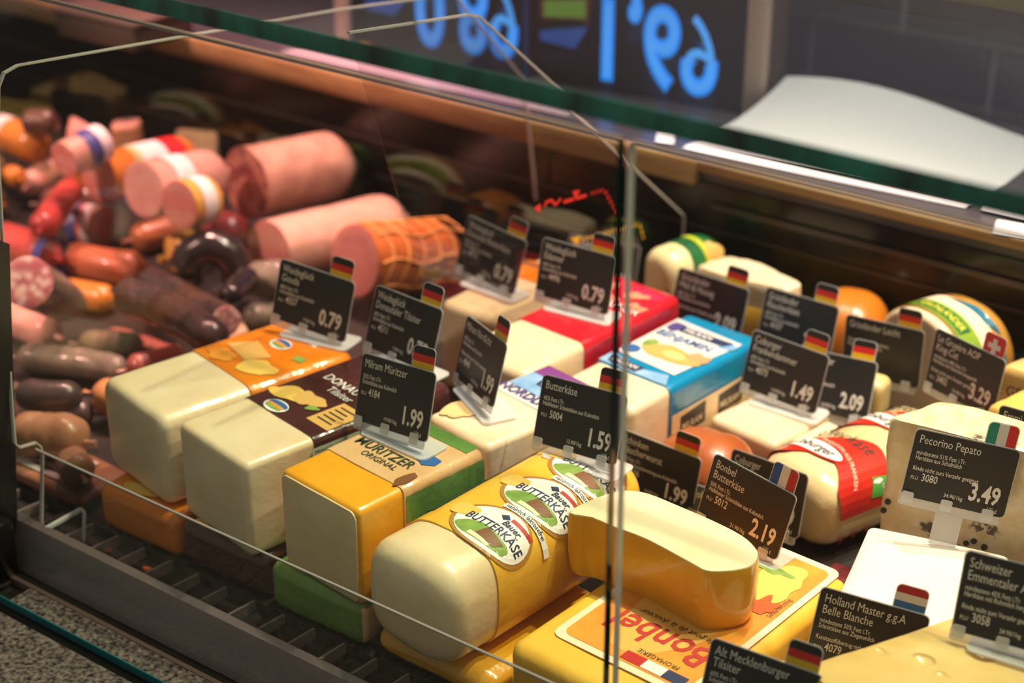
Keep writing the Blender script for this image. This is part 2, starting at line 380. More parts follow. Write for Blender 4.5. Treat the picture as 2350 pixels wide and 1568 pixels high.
def mark(name, pts, mat, dash, thick):
    for (p0, p1), (d, g) in zip(pts, dash):
        a, b = Vector(dv2(*p0)), Vector(dv2(*p1)); l = (b - a).length; u = (b - a).normalized(); n = Vector((-u.y, u.x)) * thick / 2; t = 0
        while t < l - .001:
            q0, q1 = a + u * t, a + u * min(l, t + d); mesh(name, [(.0022, *(q0 - n)), (.0022, *(q1 - n)), (.0022, *(q1 + n)), (.0022, *(q0 + n))], [(0, 1, 2, 3)], mat, dv2t, False); t += d + g
tri = lambda name, pts, m_: mesh(name, [(.0022, *dv2(*p)) for p in pts], [(0, 1, 2)], m_, dv2t, False)
mark('load_dash', [((1290, 463), (1345, 447)), ((1354, 443), (1386, 434)), ((1386, 439), (1414, 490))], RED, [(.024, .004), (.003, .005), (.005, .006)], .0042)
mark('load_dash', [((1247, 474), (1251, 460)), ((1251, 463), (1264, 458)), ((1264, 460), (1272, 470)), ((1272, 470), (1284, 455))], RED, [(1, 1)] * 4, .0036)
tri('load_arrow', [(1222, 478), (1237, 466), (1237, 486)], RED); tri('load_arrow', [(1311, 438), (1328, 435), (1318, 456)], RED)
mark('load_dash', [((1332, 549), (1462, 514)), ((1466, 517), (1474, 546))], YEL, [(.005, .0055)] * 2, .0048); tri('load_arrow', [(1306, 546), (1330, 540), (1322, 562)], YEL)

q_ = [pz(103, 1212, .062), pz(183, 1168, .066), pz(190, 1176, .064), pz(188, 1244, .034)]
R_ = [[p - Vector((DX, 1.1, GZ)) + d_ for d_ in (Vector((0, 0, -.002)), Vector((.0045, .001, -.002)), Vector((.0045, .001, .002)), Vector((0, 0, .002)))] for p in q_]
mesh('foot_bracket', *ringsVF(R_), HOLDE, dvd, False)
for u_, v_, a_, l_ in ((240, 1262, .3, 'small orange crumb in the vent before the orange wrapped bottom loaf'), (340, 1309, .1, 'small orange crumb in the vent before the brown wrapped bottom loaf')):
    p = pz(u_, v_, GZ - .0105); V_, F_ = blob2(0, 0, .010, .0035, .6, u_, 10, 2, a_); n_ = len(V_)
    tag(mesh('cheese_crumb', [(a, b, 0) for a, b in V_] + [(a * .8, b * .8, .003) for a, b in V_], F_ + [[n_ + i for i in f] for f in F_] + [(n_ - 10 + i, n_ - 10 + (i + 1) % 10, 2 * n_ - 10 + (i + 1) % 10, 2 * n_ - 10 + i) for i in range(10)], M('crumb_orange', '#d8652c', .5), None, True, p), l_, 'crumb', 'crumbs in the vent')
# ---- low front guard strip
gd = thing('front_guard', 'low clear acrylic guard strip along the vent in front of the cheeses', 'guard', (-.7, yr + .008, .045))
gz = py(500, 1222, yr + .008).z
box('sheet', (DX + .004 + .7, .55 + .7, -.0012, .0012, 0, gz - .045), ACRYL, gd)
box('top_edge', (DX + .004 + .7, .55 + .7, -.0014, .0014, gz - .045, gz - .0435), M('guard_edge', '#8d8688', .25), gd)

# ================================================================== behind the counter
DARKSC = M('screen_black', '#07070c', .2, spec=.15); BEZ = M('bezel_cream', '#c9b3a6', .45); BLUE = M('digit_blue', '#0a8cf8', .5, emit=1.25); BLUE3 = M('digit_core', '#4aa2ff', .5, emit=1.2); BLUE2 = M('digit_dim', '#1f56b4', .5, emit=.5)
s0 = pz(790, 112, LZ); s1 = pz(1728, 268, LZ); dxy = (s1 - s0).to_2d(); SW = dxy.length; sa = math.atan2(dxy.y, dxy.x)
scr = thing('price_display_reflection', 'black price screen in a cream frame standing in for its shelf reflection, with glowing blue mirrored digits', 'display', (s0.x, s0.y, LZ), sa)  # solid screen modelled in place of its reflection in the glass shelf
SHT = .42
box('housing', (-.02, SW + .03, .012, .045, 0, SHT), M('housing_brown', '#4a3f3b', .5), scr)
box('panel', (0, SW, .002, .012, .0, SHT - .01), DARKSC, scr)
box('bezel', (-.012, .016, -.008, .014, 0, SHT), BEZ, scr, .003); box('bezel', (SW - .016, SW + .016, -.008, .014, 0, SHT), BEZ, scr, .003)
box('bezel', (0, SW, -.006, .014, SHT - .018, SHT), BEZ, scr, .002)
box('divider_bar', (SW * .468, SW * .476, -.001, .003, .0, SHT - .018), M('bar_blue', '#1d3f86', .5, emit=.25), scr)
def spx(u, v):
    """pixel -> (x along screen, z) on the screen plane"""
    d = ray(u, v); n = Vector((math.sin(sa), -math.cos(sa), 0)); t = (s0 - CAMP).dot(n) / d.dot(n); p = CAMP + d * t
    q = p - s0; return (q.x * math.cos(sa) + q.y * math.sin(sa), q.z)
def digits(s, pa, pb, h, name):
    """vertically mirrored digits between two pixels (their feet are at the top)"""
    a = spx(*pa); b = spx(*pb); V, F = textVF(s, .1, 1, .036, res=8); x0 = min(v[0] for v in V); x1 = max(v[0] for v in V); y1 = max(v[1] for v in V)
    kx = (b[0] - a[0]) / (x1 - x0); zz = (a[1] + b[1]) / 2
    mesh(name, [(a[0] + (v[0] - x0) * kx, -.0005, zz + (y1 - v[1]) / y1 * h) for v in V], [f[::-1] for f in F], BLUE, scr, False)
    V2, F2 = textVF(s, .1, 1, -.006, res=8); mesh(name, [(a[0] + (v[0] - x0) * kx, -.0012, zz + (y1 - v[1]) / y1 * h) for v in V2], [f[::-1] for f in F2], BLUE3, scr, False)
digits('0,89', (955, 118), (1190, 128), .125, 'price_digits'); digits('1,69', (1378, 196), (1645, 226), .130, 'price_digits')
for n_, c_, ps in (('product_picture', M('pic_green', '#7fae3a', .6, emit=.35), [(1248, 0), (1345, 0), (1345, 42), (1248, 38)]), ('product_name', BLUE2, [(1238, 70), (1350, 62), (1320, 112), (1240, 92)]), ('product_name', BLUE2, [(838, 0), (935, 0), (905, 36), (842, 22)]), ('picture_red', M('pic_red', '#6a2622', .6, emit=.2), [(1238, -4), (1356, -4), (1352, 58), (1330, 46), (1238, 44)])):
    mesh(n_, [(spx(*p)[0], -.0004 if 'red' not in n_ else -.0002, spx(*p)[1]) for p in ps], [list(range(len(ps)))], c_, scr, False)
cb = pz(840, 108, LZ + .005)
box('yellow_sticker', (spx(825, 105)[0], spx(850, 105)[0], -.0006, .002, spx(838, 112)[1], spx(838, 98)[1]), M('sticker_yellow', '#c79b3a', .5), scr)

def sheet(name, label, quad, bulge, mat, nu=14, nv=10, z=LZ, group=None):
    """curled paper: quad of pixels on the worktop, bulge(u,v) gives the height"""
    P = [pz(u, v, z + .006) for u, v in quad]; o0 = Vector((sum(p.x for p in P) / 4, sum(p.y for p in P) / 4, z)); V = []
    for j in range(nv + 1):
        for i in range(nu + 1):
            s, t = i / nu, j / nv; p = (P[0] * (1 - s) + P[1] * s) * (1 - t) + (P[3] * (1 - s) + P[2] * s) * t
            V.append(p - o0 + Vector((0, 0, -.005 + bulge(s, t))))
    F = rect2(0, 1, 0, 1, nu, nv)[1]; V2 = [v - Vector((0, 0, .0006)) for v in V]; k = len(V)
    o = mesh(name, V + V2, F + [[k + i for i in f[::-1]] for f in F], mat, None, True, o0)
    return tag(o, label, 'paper', group)
sheet('paper_sheet', 'big white sheet of wrapping paper with curled rear corner on the rear worktop', [(1585, 320), (2262, 452), (2420, 330), (1800, 258)], lambda s, t: .002 + .085 * t ** 2 * (1 - s) ** 1.6 * (.7 + .3 * math.sin(3 * s)) + .02 * t * math.sin(3.2 * s), PAPER)
sheet('paper_sheet', 'white paper strip lying folded at the front of the rear worktop', [(1566, 336), (2216, 470), (2236, 462), (1600, 322)], lambda s, t: .001 + .004 * math.sin(math.pi * t), PAPER)
sheet('paper_slip', 'small white paper slip bent over the worktop edge', [(2252, 478), (2400, 512), (2400, 488), (2276, 458)], lambda s, t: .004 + .012 * math.sin(math.pi * t), PAPER)
sheet('paper_slip', 'white paper label hanging just below the tan worktop edge', [(2278, 532), (2420, 556), (2420, 528), (2296, 508)], lambda s, t: .004 + .010 * math.sin(math.pi * t), PAPER)
sheet('paper_slip', 'tiny white tag at the thick end of the worktop edge', [(1504, 326), (1546, 330), (1550, 306), (1510, 303)], lambda s, t: .004 + .006 * t, PAPER, 4, 4)
sheet('tray_paper', 'long grey paper sheet on the worktop before the price screen', [(640, 118), (1300, 262), (1330, 232), (720, 92)], lambda s, t: .002 + .003 * math.sin(5 * s) * t, M('paper_grey', '#8d8790', .5))
bx = pz(215, 100, LZ + .0)
ob = thing('storage_box', 'low brown box on the rear worktop behind the sausages', 'box', (bx.x, bx.y, LZ), .05)
BXM = M('box_brown', '#4a3a33', .55, c2='#3f312b', scale=5)
box('body', (-.09, .10, 0, .14, 0, .040), BXM, ob, .004); box('lid', (-.094, .104, -.004, .144, .040, .050), BXM, ob, .004)

# ================================================================== price cards
FLAGM = {k: M('flag_' + k, c, .45) for k, c in dict(black='#1f1b1d', red='#d8291f', gold='#e6b416', wht='#e4dedd', frblue='#1f4f9c', frred='#c4231f', itgreen='#0a9180', nlred='#b51f36', nlblue='#2a6fb4', chred='#d32a3c').items()}
FLAGS = {'DE': ('h', 'gold', 'red', 'black'), 'FR': ('v', 'frblue', 'wht', 'frred'), 'IT': ('v', 'itgreen', 'wht', 'red'), 'NL': ('h', 'nlblue', 'wht', 'nlred'), 'CH': ('c', 'chred')}
CW, CHH = .105, .074
def clip_poly(P, a, b, ax):
    """clip polygon to a <= coord <= b"""
    for lim, sg in ((a, 1), (b, -1)):
        out = []
        for i in range(len(P)):
            p, q = P[i], P[(i + 1) % len(P)]; dp, dq = (p[ax] - lim) * sg, (q[ax] - lim) * sg
            if dp >= 0: out.append(p)
            if dp * dq < 0: f = dp / (dp - dq); out.append((p[0] + (q[0] - p[0]) * f, p[1] + (q[1] - p[1]) * f))
        P = out
        if not P: break
    return P
def price_card(label, loc, yaw, lean, roll, title, det, plu, price, perkg, flag='DE', cardm=None, ink=None, foot=True, fz=.012, clips=True, grp='price cards', stem_len=.040):
    cardm = cardm or CARD; ink = ink or WHITE
    t = thing('price_card', label, 'price card', (loc[0], loc[1], loc[2] - fz), yaw, grp)
    cl, sl, cr, sr = math.cos(lean), math.sin(lean), math.cos(roll), math.sin(roll)
    def mp(u, v, e=0.):                                  # card plane: u from the middle, v up from the lower edge
        u2 = u * cr + v * sr; v2 = v * cr - u * sr
        return Vector((u2, v2 * sl - e * cl, fz + v2 * cl + e * sl))
    def slab(name, poly, e0, e1, mats, parent=t, fm=None):
        n = len(poly); V = [mp(*p, e0) for p in poly] + [mp(*p, e1) for p in poly]
        F = [list(range(n))[::-1], list(range(n, 2 * n))] + [(i, (i + 1) % n, n + (i + 1) % n, n + i) for i in range(n)]
        return mesh(name, V, F, mats, parent, False)
    pn = slab('panel', rrect(-CW / 2, CW / 2, 0, CHH, .005), -.0008, 0, cardm)
    back = slab('sleeve', rrect(-CW / 2 - .0012, CW / 2 + .0012, -.001, CHH + .0012, .006), -.0016, -.0009, HOLDE)
    if flag:
        fp = rrect(CW / 2 - .036, CW / 2 - .006, CHH - .006, CHH + .024, .005, 5, (0, 0, 1, 1)); fl = FLAGS[flag]
        ft = slab('flag_tab', rrect(CW / 2 - .037, CW / 2 - .005, CHH - .007, CHH + .025, .006, 5, (0, 0, 1, 1)), -.0030, -.0024, HOLDE)
        f0, f1 = (CHH, CHH + .024) if fl[0] == 'h' else (CW / 2 - .036, CW / 2 - .006)
        if fl[0] == 'c':
            slab('flag_field', fp, -.0023, -.0021, FLAGM['chred'], ft); cu, cv = CW / 2 - .021, CHH + .010
            slab('flag_cross', [(cu + a, cv + b) for a, b in ((-.003, -.009), (.003, -.009), (.003, -.003), (.009, -.003), (.009, .003), (.003, .003), (.003, .009), (-.003, .009), (-.003, .003), (-.009, .003), (-.009, -.003), (-.003, -.003))], -.0020, -.0018, FLAGM['wht'], ft)
        else:
            ax = 1 if fl[0] == 'h' else 0
            for i in range(3):
                a = f0 + (f1 - f0) * i / 3 - (.008 if i == 0 and ax else 0); b = f0 + (f1 - f0) * (i + 1) / 3
                slab('flag_stripe', clip_poly(fp, a, b, ax), -.0023, -.0021, FLAGM[fl[1 + i]], ft)
    m2 = lift(mp, .0004)
    y = CHH - .0135
    for s in title: text(pn, 'title_text', s, .0130, m2, ink, .72, 0., 'LEFT', -CW / 2 + .005, y); y -= .0115
    y = min(y + .002, CHH - .026)
    for s in det:
        if s: text(pn, 'detail_text', s, .0068, m2, ink, .72, .006, 'LEFT', -CW / 2 + .005, y)
        y -= .0058
    if plu:
        yy = min(y - .0045, .030); text(pn, 'number_text', 'PLU', .0056, m2, ink, .8, 0, 'LEFT', -CW / 2 + .005, yy); text(pn, 'number_text', plu, .0120, m2, ink, .70, .006, 'LEFT', -CW / 2 + .0155, yy)
    if price: text(pn, 'price_text', price, .0270, m2, ink, .68, .026, 'RIGHT', CW / 2 - .008, .012)
    if perkg: text(pn, 'detail_text', perkg, .0062, m2, ink, .8, .004, 'RIGHT', CW / 2 - .044, .0085)
    if price: text(pn, 'detail_text', '100 g', .0062, m2, ink, .8, 0, 'RIGHT', CW / 2 - .008, .0042)
    if clips:
        hd = slab('holder_bar', rrect(-CW / 2 - .002, CW / 2 - .004, -.010, .004, .003), -.0032, -.0017, HOLD)
        for u in (-.046, -.006, .036):
            slab('clip', rrect(u - .006, u + .006, -.006, .0062, .002), .0012, .0022, HOLDE)
        if foot:
            P = rrect(-.036, .060, -.016, .026, .007); n = len(P)
            Pf = [(p[0], p[1] + .004) for p in P]
            prism('foot', Pf, .0004, .0022, HOLD, t)
            slab('stem', rrect(-.022, .026, -fz + .001, -.008, .001), -.0030, -.0017, HOLD)
        else:
            slab('stem', rrect(-.014, .014, -stem_len, -.008, .002), -.0032, -.0017, HOLD)
    return t
SK = 'Schnittkäse aus Kuhmilch'; HK = 'Halbfester Schnittkäse aus Kuhmilch'; RN = 'Rinde nicht zum Verzehr geeignet'
price_card('black price card numbered 4557 on the orange wrapped loaf', (-1.362, 1.394, .2290), .167, .237, .097, ['Weideglück', 'Gouda'], ['48% Fett i.Tr.', SK], '4557', '0.79', '7.90/1kg')
price_card('black price card numbered 4511 with German flag tab on the brown wrapped loaf', (-1.226, 1.398, .2290), -.070, .325, .010, ['Weideglück', 'Donautaler Tilsiter'], ['45% Fett i.Tr.', SK], '4511', '0.79', '7.90/1kg')
price_card('black price card numbered 4184 reading 1.99 on the green wrapped loaf', (-1.119, 1.262, .2290), -.057, .316, -.077, ['Milram Müritzer'], ['55% Fett i.Tr.', SK], '4184', '1.99', '19.90/1kg')
price_card('black price card numbered 4848 reading 1.99 turned sideways on the purple wrapped cheese', (-1.122, 1.410, .2140), -.497, .273, -.079, ['Milram Nordlicht'], ['45% Fett i.Tr.', SK, '', RN], '4848', '1.99', '19.90/1kg')
price_card('black price card numbered 4711 reading 0.79 beside the netted ham', (-1.340, 1.710, .187), -.070, .268, .086, ['Weideglück', 'Donautal Butterkäse'], ['45% Fett i.Tr.', SK], '4711', '0.79', '7.90/1kg')
price_card('black price card numbered 4496 reading 0.79 on the red wrapped cheese', (-1.171, 1.671, .2140), .089, .195, .035, ['Weideglück', 'Edamer'], ['40% Fett i.Tr.', SK], '4496', '0.79', '7.90/1kg')
price_card('black price card numbered 5004 reading 1.59 standing on the loaf with oval labels', (-.951, 1.366, .2120), .018, .334, -.047, ['Butterkäse'], ['45% Fett i.Tr.', HK], '5004', '1.59', '15.90/1kg')
price_card('black price card numbered 1506 reading 1.99 before the smoked brown roll', (-.949, 1.522, .0780), .071, .112, .081, ['Schinken', 'Räucherwurst'], ['45% Fett i.Tr.', 'Schmelzkäsezubereitung aus Kuhmilch'], '1506', '1.99', '19.90/1kg', fz=.033)
price_card('black price card numbered 5012 reading 2.19 with French flag tab', (-.777, 1.417, .1460), -.090, .241, .104, ['Bonbel', 'Butterkäse'], ['50% Fett i.Tr.', HK], '5012', '2.19', '21.90/1kg', 'FR')
price_card('black price card numbered 3080 reading 3.49 with Italian flag tab', (-.592, 1.534, .195), .426, .173, .125, ['Pecorino Pepato'], ['mindestens 51% Fett i.Tr.', 'Hartkäse aus Schafmilch', '', RN], '3080', '3.49', '34.90/1kg', 'IT', foot=False, stem_len=.046)
price_card('black price card numbered 4073 reading 1.49 on the pale block before the chilli cheese', (-.911, 1.744, .1300), -.003, .241, .053, ['Coburger', 'Frankendammer'], ['45% Fett i.Tr.', SK], '4073', '1.49', '14.90/1kg')
price_card('black price card numbered 3402 with red Swiss flag tab', (-.714, 1.826, .1560), -.300, .131, .02, ['Le Gruyère AOP', 'King-Cut'], ['mindestens 49% Fett i.Tr.', 'Hartkäse mit Rohmilch hergestellt', '', RN], '3402', '3.29', '32.90/1kg', 'CH', foot=False, stem_len=.112)
price_card('black price card reading 2.09 leaning on the chilli flecked cheese', (-.864, 1.790, .106), -.05, .40, -.10, ['Grünländer', 'Chili'], ['45% Fett i.Tr.', SK], '4108', '2.09', '20.90/1kg', foot=False, stem_len=.064)
price_card('black price card with one line title before the half round cheese in coloured foil', (-.838, 1.874, .1280), .0, .12, -.05, ['Grünländer Leicht'], ['', 'Schnittkäse mit reduziertem', 'Fettgehalt aus Kuhmilch'], '', '', '', foot=False, stem_len=.084)
price_card('black price card numbered 4107 before the orange smoked wheel', (-.966, 1.880, .126), -.008, .243, .006, ['Grünländer', 'Räucherkäse'], ['45% Fett i.Tr.', SK], '4107', '2.09', '20.90/1kg', foot=False, stem_len=.083)
price_card('black price card reading 2.09 before the pale wheel at the rear panel', (-1.093, 1.868, .124), .051, .193, .062, ['Grünländer', 'Mild & Nussig'], ['48% Fett i.Tr.', SK, '', RN], '', '2.09', '20.90/1kg', foot=False, stem_len=.080)
price_card('black price card numbered 4079 with Dutch flag tab before the white goat cheese', (-.589, 1.337, .104), .327, .244, .109, ['Holland Master g.g.A', 'Belle Blanche'], ['mindestens 50% Fett i.Tr.', 'Schnittkäse aus Ziegenmilch', '', 'Kunststoffüberzug nicht zum Verzehr'], '4079', '', '', 'NL', foot=False, fz=.045, stem_len=.060)
price_card('black price card of the Mecklenburg Tilsit cheese with German flag tab', (-.611, 1.164, .1300), .191, .244, .078, ['Alt Mecklenburger', 'Tilsiter'], ['60% Fett i.Tr.', SK], '4502', '1.79', '17.90/1kg', fz=.085)
price_card('black price card numbered 3058 standing on the holed yellow cheese', (-.438, 1.313, .2140), .104, .340, -.031, ['Schweizer', 'Emmentaler AOP'], ['mindestens 45% Fett i.Tr.', 'Hartkäse mit Rohmilch hergestellt', '', RN], '3058', '2.49', '24.90/1kg', 'CH')
price_card('black price card behind the peppered cheese, only its corner showing', (-.553, 1.668, .176), .023, .111, -.009, ['Emmi Scharfer', 'Maxx K'], ['50% Fett i.Tr.', SK], '', '', '', None, foot=False, stem_len=.131)
price_card('olive brown price card with cream lettering tucked behind the card numbered 5012', (-.849, 1.508, .0460), -.036, .388, -.078, ['Coburger'], ['', 'Rahmkäse', 'Schnittkäse'], '', '', '', None, M('card_olive', '#3a3527', .5), M('ink_cream', '#d9c58c', .5), foot=False, clips=False, fz=.0005)
price_card('black price card half hidden beside the red and cream roll', (-.818, 1.545, .0840), -.154, .251, -.072, ['Coburger', 'Butterkäse'], [], '', '1.49', '', None, foot=False, stem_len=.042, clips=True)
price_card('black price card before the green foil cheese behind the card numbered 4496', (-1.313, 1.939, .0970), .297, .332, .029, ['Grünländer', 'Kräuter'], [], '', '2.09', '', None, foot=False, stem_len=.053, clips=True)

# ================================================================== cheeses
CRM = lambda n, a, b, **k: M(n, a, .38, c2=b, scale=16, bump=.38, bscale=42, coat=.55, sss=.12, **k)
IVORY = CRM('cheese_ivory', '#efd9bc', '#e8cda8'); CREAM = CRM('cheese_cream', '#eed4ae', '#e4c597'); PALE = CRM('cheese_pale', '#f2dfc4', '#ebd2b0')
YELR = CRM('cheese_yellow_rind', '#f4ad1c', '#eda012'); GOLDR = CRM('cheese_golden', '#f0b21e', '#e29f10'); BONW = CRM('cheese_white_cut', '#f4e6c6', '#efdcb4')
BUTY = CRM('cheese_butter_yellow', '#f7c24a', '#f2b738'); SMOK = CRM('smoked_brown', '#b9602a', '#a95322'); ORNG = CRM('smoked_orange', '#d0791f', '#c06a16')
GRUY = CRM('cheese_gruyere', '#f0cb74', '#e6b95a'); EMMT = CRM('cheese_emmental', '#eecb88', '#e5bc72'); GOAT = M('goat_white', '#f6eee6', .35, c2='#f1e5d9', scale=9, coat=.4)
def foil(n, a, b=None, **k): return M(n, a, .24, c2=b or a, scale=14, bump=.85, bscale=30, coat=.7, **k)
F_OR = foil('foil_orange', '#f08a17', '#e87c12'); F_BR = foil('foil_brown', '#552a27', '#46211f'); F_GN = foil('foil_green', '#7ca552', '#648f42'); F_RED = foil('foil_red', '#df2230', '#c9182a')
F_BL = foil('foil_blue', '#0e8ec6', '#0a82ba'); F_PUR = foil('foil_purple', '#8d4a97', '#7d3c88'); F_NAVY = foil('foil_navy', '#3a3f63', '#2d3252'); F_BEIGE = foil('foil_beige', '#e9bd90', '#dfae7c')
F_WH = foil('foil_white', '#ece6e4', '#dcd6da'); F_DKG = foil('foil_dark_green', '#1f5a3a', '#2f7a3e'); F_TEAL = foil('foil_teal', '#1c7aa0', '#12648a'); F_TAN = foil('foil_tan', '#cf9a4a', '#b98236')
INKD = M('ink_dark', '#2c3c33', .5); INKN = M('ink_navy', '#25305c', .5); INKR = M('ink_red', '#c2302a', .5); INKW = M('ink_white', '#f3eeee', .5); INKP = M('ink_purple', '#4d3f84', .5)
P_TAN = M('print_tan', '#dba85f', .45); P_YEL = M('print_yellow', '#efc163', .45); P_BRN = M('print_brown', '#7d4c2c', .5); P_GRN = M('print_green', '#73933f', .5, c2='#8fae55', scale=60); P_BLU = M('print_blue', '#2d62a8', .45); P_LBL = M('print_lightblue', '#9fc0e4', .45, c2='#6f9bd0', scale=30); P_GOLD = M('print_gold', '#b5803a', .4); P_CREAM = M('print_cream', '#f4dcc0', .45); P_OR = M('print_orange', '#e98a2c', .45, c2='#f0a038', scale=30); P_DK = M('print_dark', '#3a342f', .5)

def block(name, label, x0, x1, y0, y1, z0, z1, mat, rc=.010, re=.012, yaw=0., cover=None, cmat=None, jit=.0016, seed=1, group=None, cat='cheese', body='body'):
    """loaf cheese lying along y; cover = distance from the front where the printed film starts"""
    cx, w, l, h = (x0 + x1) / 2, x1 - x0, y1 - y0, z1 - z0
    t = thing(name, label, cat, (cx, y0, z0), yaw, group); P = profile(w, h, rc)
    if cover is not None: jit = min(jit, .0008)
    mesh(body, *loafVF(P, 0, l - (.002 if cover is not None else 0), re, re, 0, jit, seed), mat, t)
    if cover is not None: mesh('wrapper', *loafVF(P, cover, l, .0004, re, .0014, .0003, seed, rn=3), cmat, t)
    W_ = Wrap(P, .0020)
    return t, w, l, h, W_
def top(h, e=.0020): return lambda u, v, ee=0.: Vector((u, v, h + e + ee))
def side(w, e=.0020): return lambda u, v, ee=0.: Vector((w / 2 + e + ee, u, v))
def oval_logo(t, mp, cu, cv, ru, rv):
    stamp(t, 'oval_logo', blob2(cu, cv, ru, rv), mp, INKW); stamp(t, 'oval_logo_sky', blob2(cu, cv + rv * .25, ru * .88, rv * .55), lift(mp, .0003), P_BLU)
    stamp(t, 'oval_logo_hill', blob2(cu, cv - rv * .35, ru * .75, rv * .3), lift(mp, .0005), P_GRN); stamp(t, 'oval_logo_band', rect2(cu - ru * .75, cu + ru * .75, cv - rv * .2, cv + rv * .15, 2, 2), lift(mp, .0006), P_OR)

# gouda loaf, orange film
t, w, l, h, W_ = block('cheese_loaf', 'ivory cheese loaf half in orange film, under the card numbered 4557', -1.490, -1.350, 1.162, 1.425, .100, .215, IVORY, .016, .012, -.23, .118, F_OR, seed=3)
m = top(h)
stamp(t, 'picture_cheese', poly2([(-.050, .158), (.004, .150), (.018, .178), (-.030, .190)]), m, P_TAN); stamp(t, 'picture_slice', blob2(.030, .150, .026, .020, .5, 2), lift(m, .0003), P_YEL)
stamp(t, 'picture_slice', blob2(-.028, .138, .022, .012, .5, 4), lift(m, .0003), P_OR); stamp(t, 'picture_herb', blob2(.044, .200, .010, .006, .8, 5), lift(m, .0003), P_GRN)
oval_logo(t, m, -.005, .206, .016, .012); text(t, 'name_text', 'Gouda', .024, m, INKW, .9, .01, 'LEFT', -.03, .232)
# tilsit loaf, brown film
t, w, l, h, W_ = block('cheese_loaf', 'ivory cheese loaf half in dark brown film, under the card numbered 4511', -1.338, -1.205, 1.142, 1.425, .100, .215, IVORY, .008, .009, -.20, .090, F_BR, seed=5)
m = top(h)
stamp(t, 'picture_cheese', blob2(-.028, .135, .034, .016, .7, 3, rot=.25), m, P_YEL); stamp(t, 'picture_cheese', blob2(-.010, .138, .022, .013, .6, 6), lift(m, .0003), P_TAN)
stamp(t, 'picture_herb', blob2(.010, .128, .008, .006, .8, 2), lift(m, .0004), P_GRN); oval_logo(t, m, -.022, .102, .018, .012)
stamp(t, 'label_panel', rect2(.024, .063, .110, .162, 2, 2), m, P_TAN)
for k in range(5): stamp(t, 'small_print', rect2(.030, .056 - .004 * (k % 2), .120 + .008 * k, .1225 + .008 * k, 1, 1), lift(m, .0003), P_DK)
text(t, 'name_text', 'DONAUTALER', .019, m, INKW, .9, 0, 'LEFT', -.045, .182); text(t, 'name_text', 'Tilsiter', .017, m, INKW, .9, 0, 'LEFT', -.018, .166)
ms = side(w); stamp(t, 'address_label', rect2(.086, .150, h - .030, h - .010, 2, 2), ms, M('label_mint', '#c8d4c0', .5)); text(t, 'address_text', 'Milchwerke Schwaben', .0062, lift(ms, .0004), P_DK, .9, 0, 'LEFT', .089, h - .017)
# mueritzer loaf
t, w, l, h, W_ = block('cheese_loaf', 'golden rind cheese loaf half in green and beige film, under the card numbered 4184', -1.174, -1.050, 1.140, 1.318, .100, .215, YELR, .008, .007, -.13, .062, F_BEIGE, seed=7)
mesh('cut_face', *loafVF(profile(w - .007, h - .007, .009), -.0008, .004, .0008, 0, 0, .0016, 7), CREAM, t, loc=(0, 0, .0035))
m = top(h)
stamp(t, 'green_band', rect2(-w / 2 + .008, w / 2 - .006, .158, .177, 4, 2), m, F_GN); stamp(t, 'blue_brush', poly2([(-.050, .118), (.010, .120), (.040, .108), (.052, .116), (.050, .128), (.034, .130), (-.02, .138), (-.052, .136)]), lift(m, .0002), P_BLU)
text(t, 'name_text', 'MÜRITZER', .021, lift(m, .0003), INKD, .88, .012, 'LEFT', -.050, .092); text(t, 'name_text', 'ORIGINAL', .013, lift(m, .0003), INKD, .9, .004, 'LEFT', -.026, .079)
stamp(t, 'picture_bread', blob2(.050, .076, .007, .015, .3, 4), lift(m, .0003), P_BRN)
ms = side(w); stamp(t, 'green_band', rect2(.064, .176, h - .040, h - .009, 6, 2), ms, F_GN); stamp(t, 'green_band', rect2(.155, .177, .012, h - .012, 2, 2), lift(ms, .0002), F_GN)
stamp(t, 'logo_panel', poly2([(.086, h - .070), (.132, h - .071), (.132, h - .041), (.086, h - .041)]), ms, INKN); text(t, 'logo_text', 'MILRAM', .0125, lift(ms, .0004), INKW, .86, .012, 'LEFT', .0885, h - .064)
mesh('film_fold', *loafVF(profile(w + .003, h + .002, .010), .164, .182, .001, .008, 0, .003, 9), FILM, t)
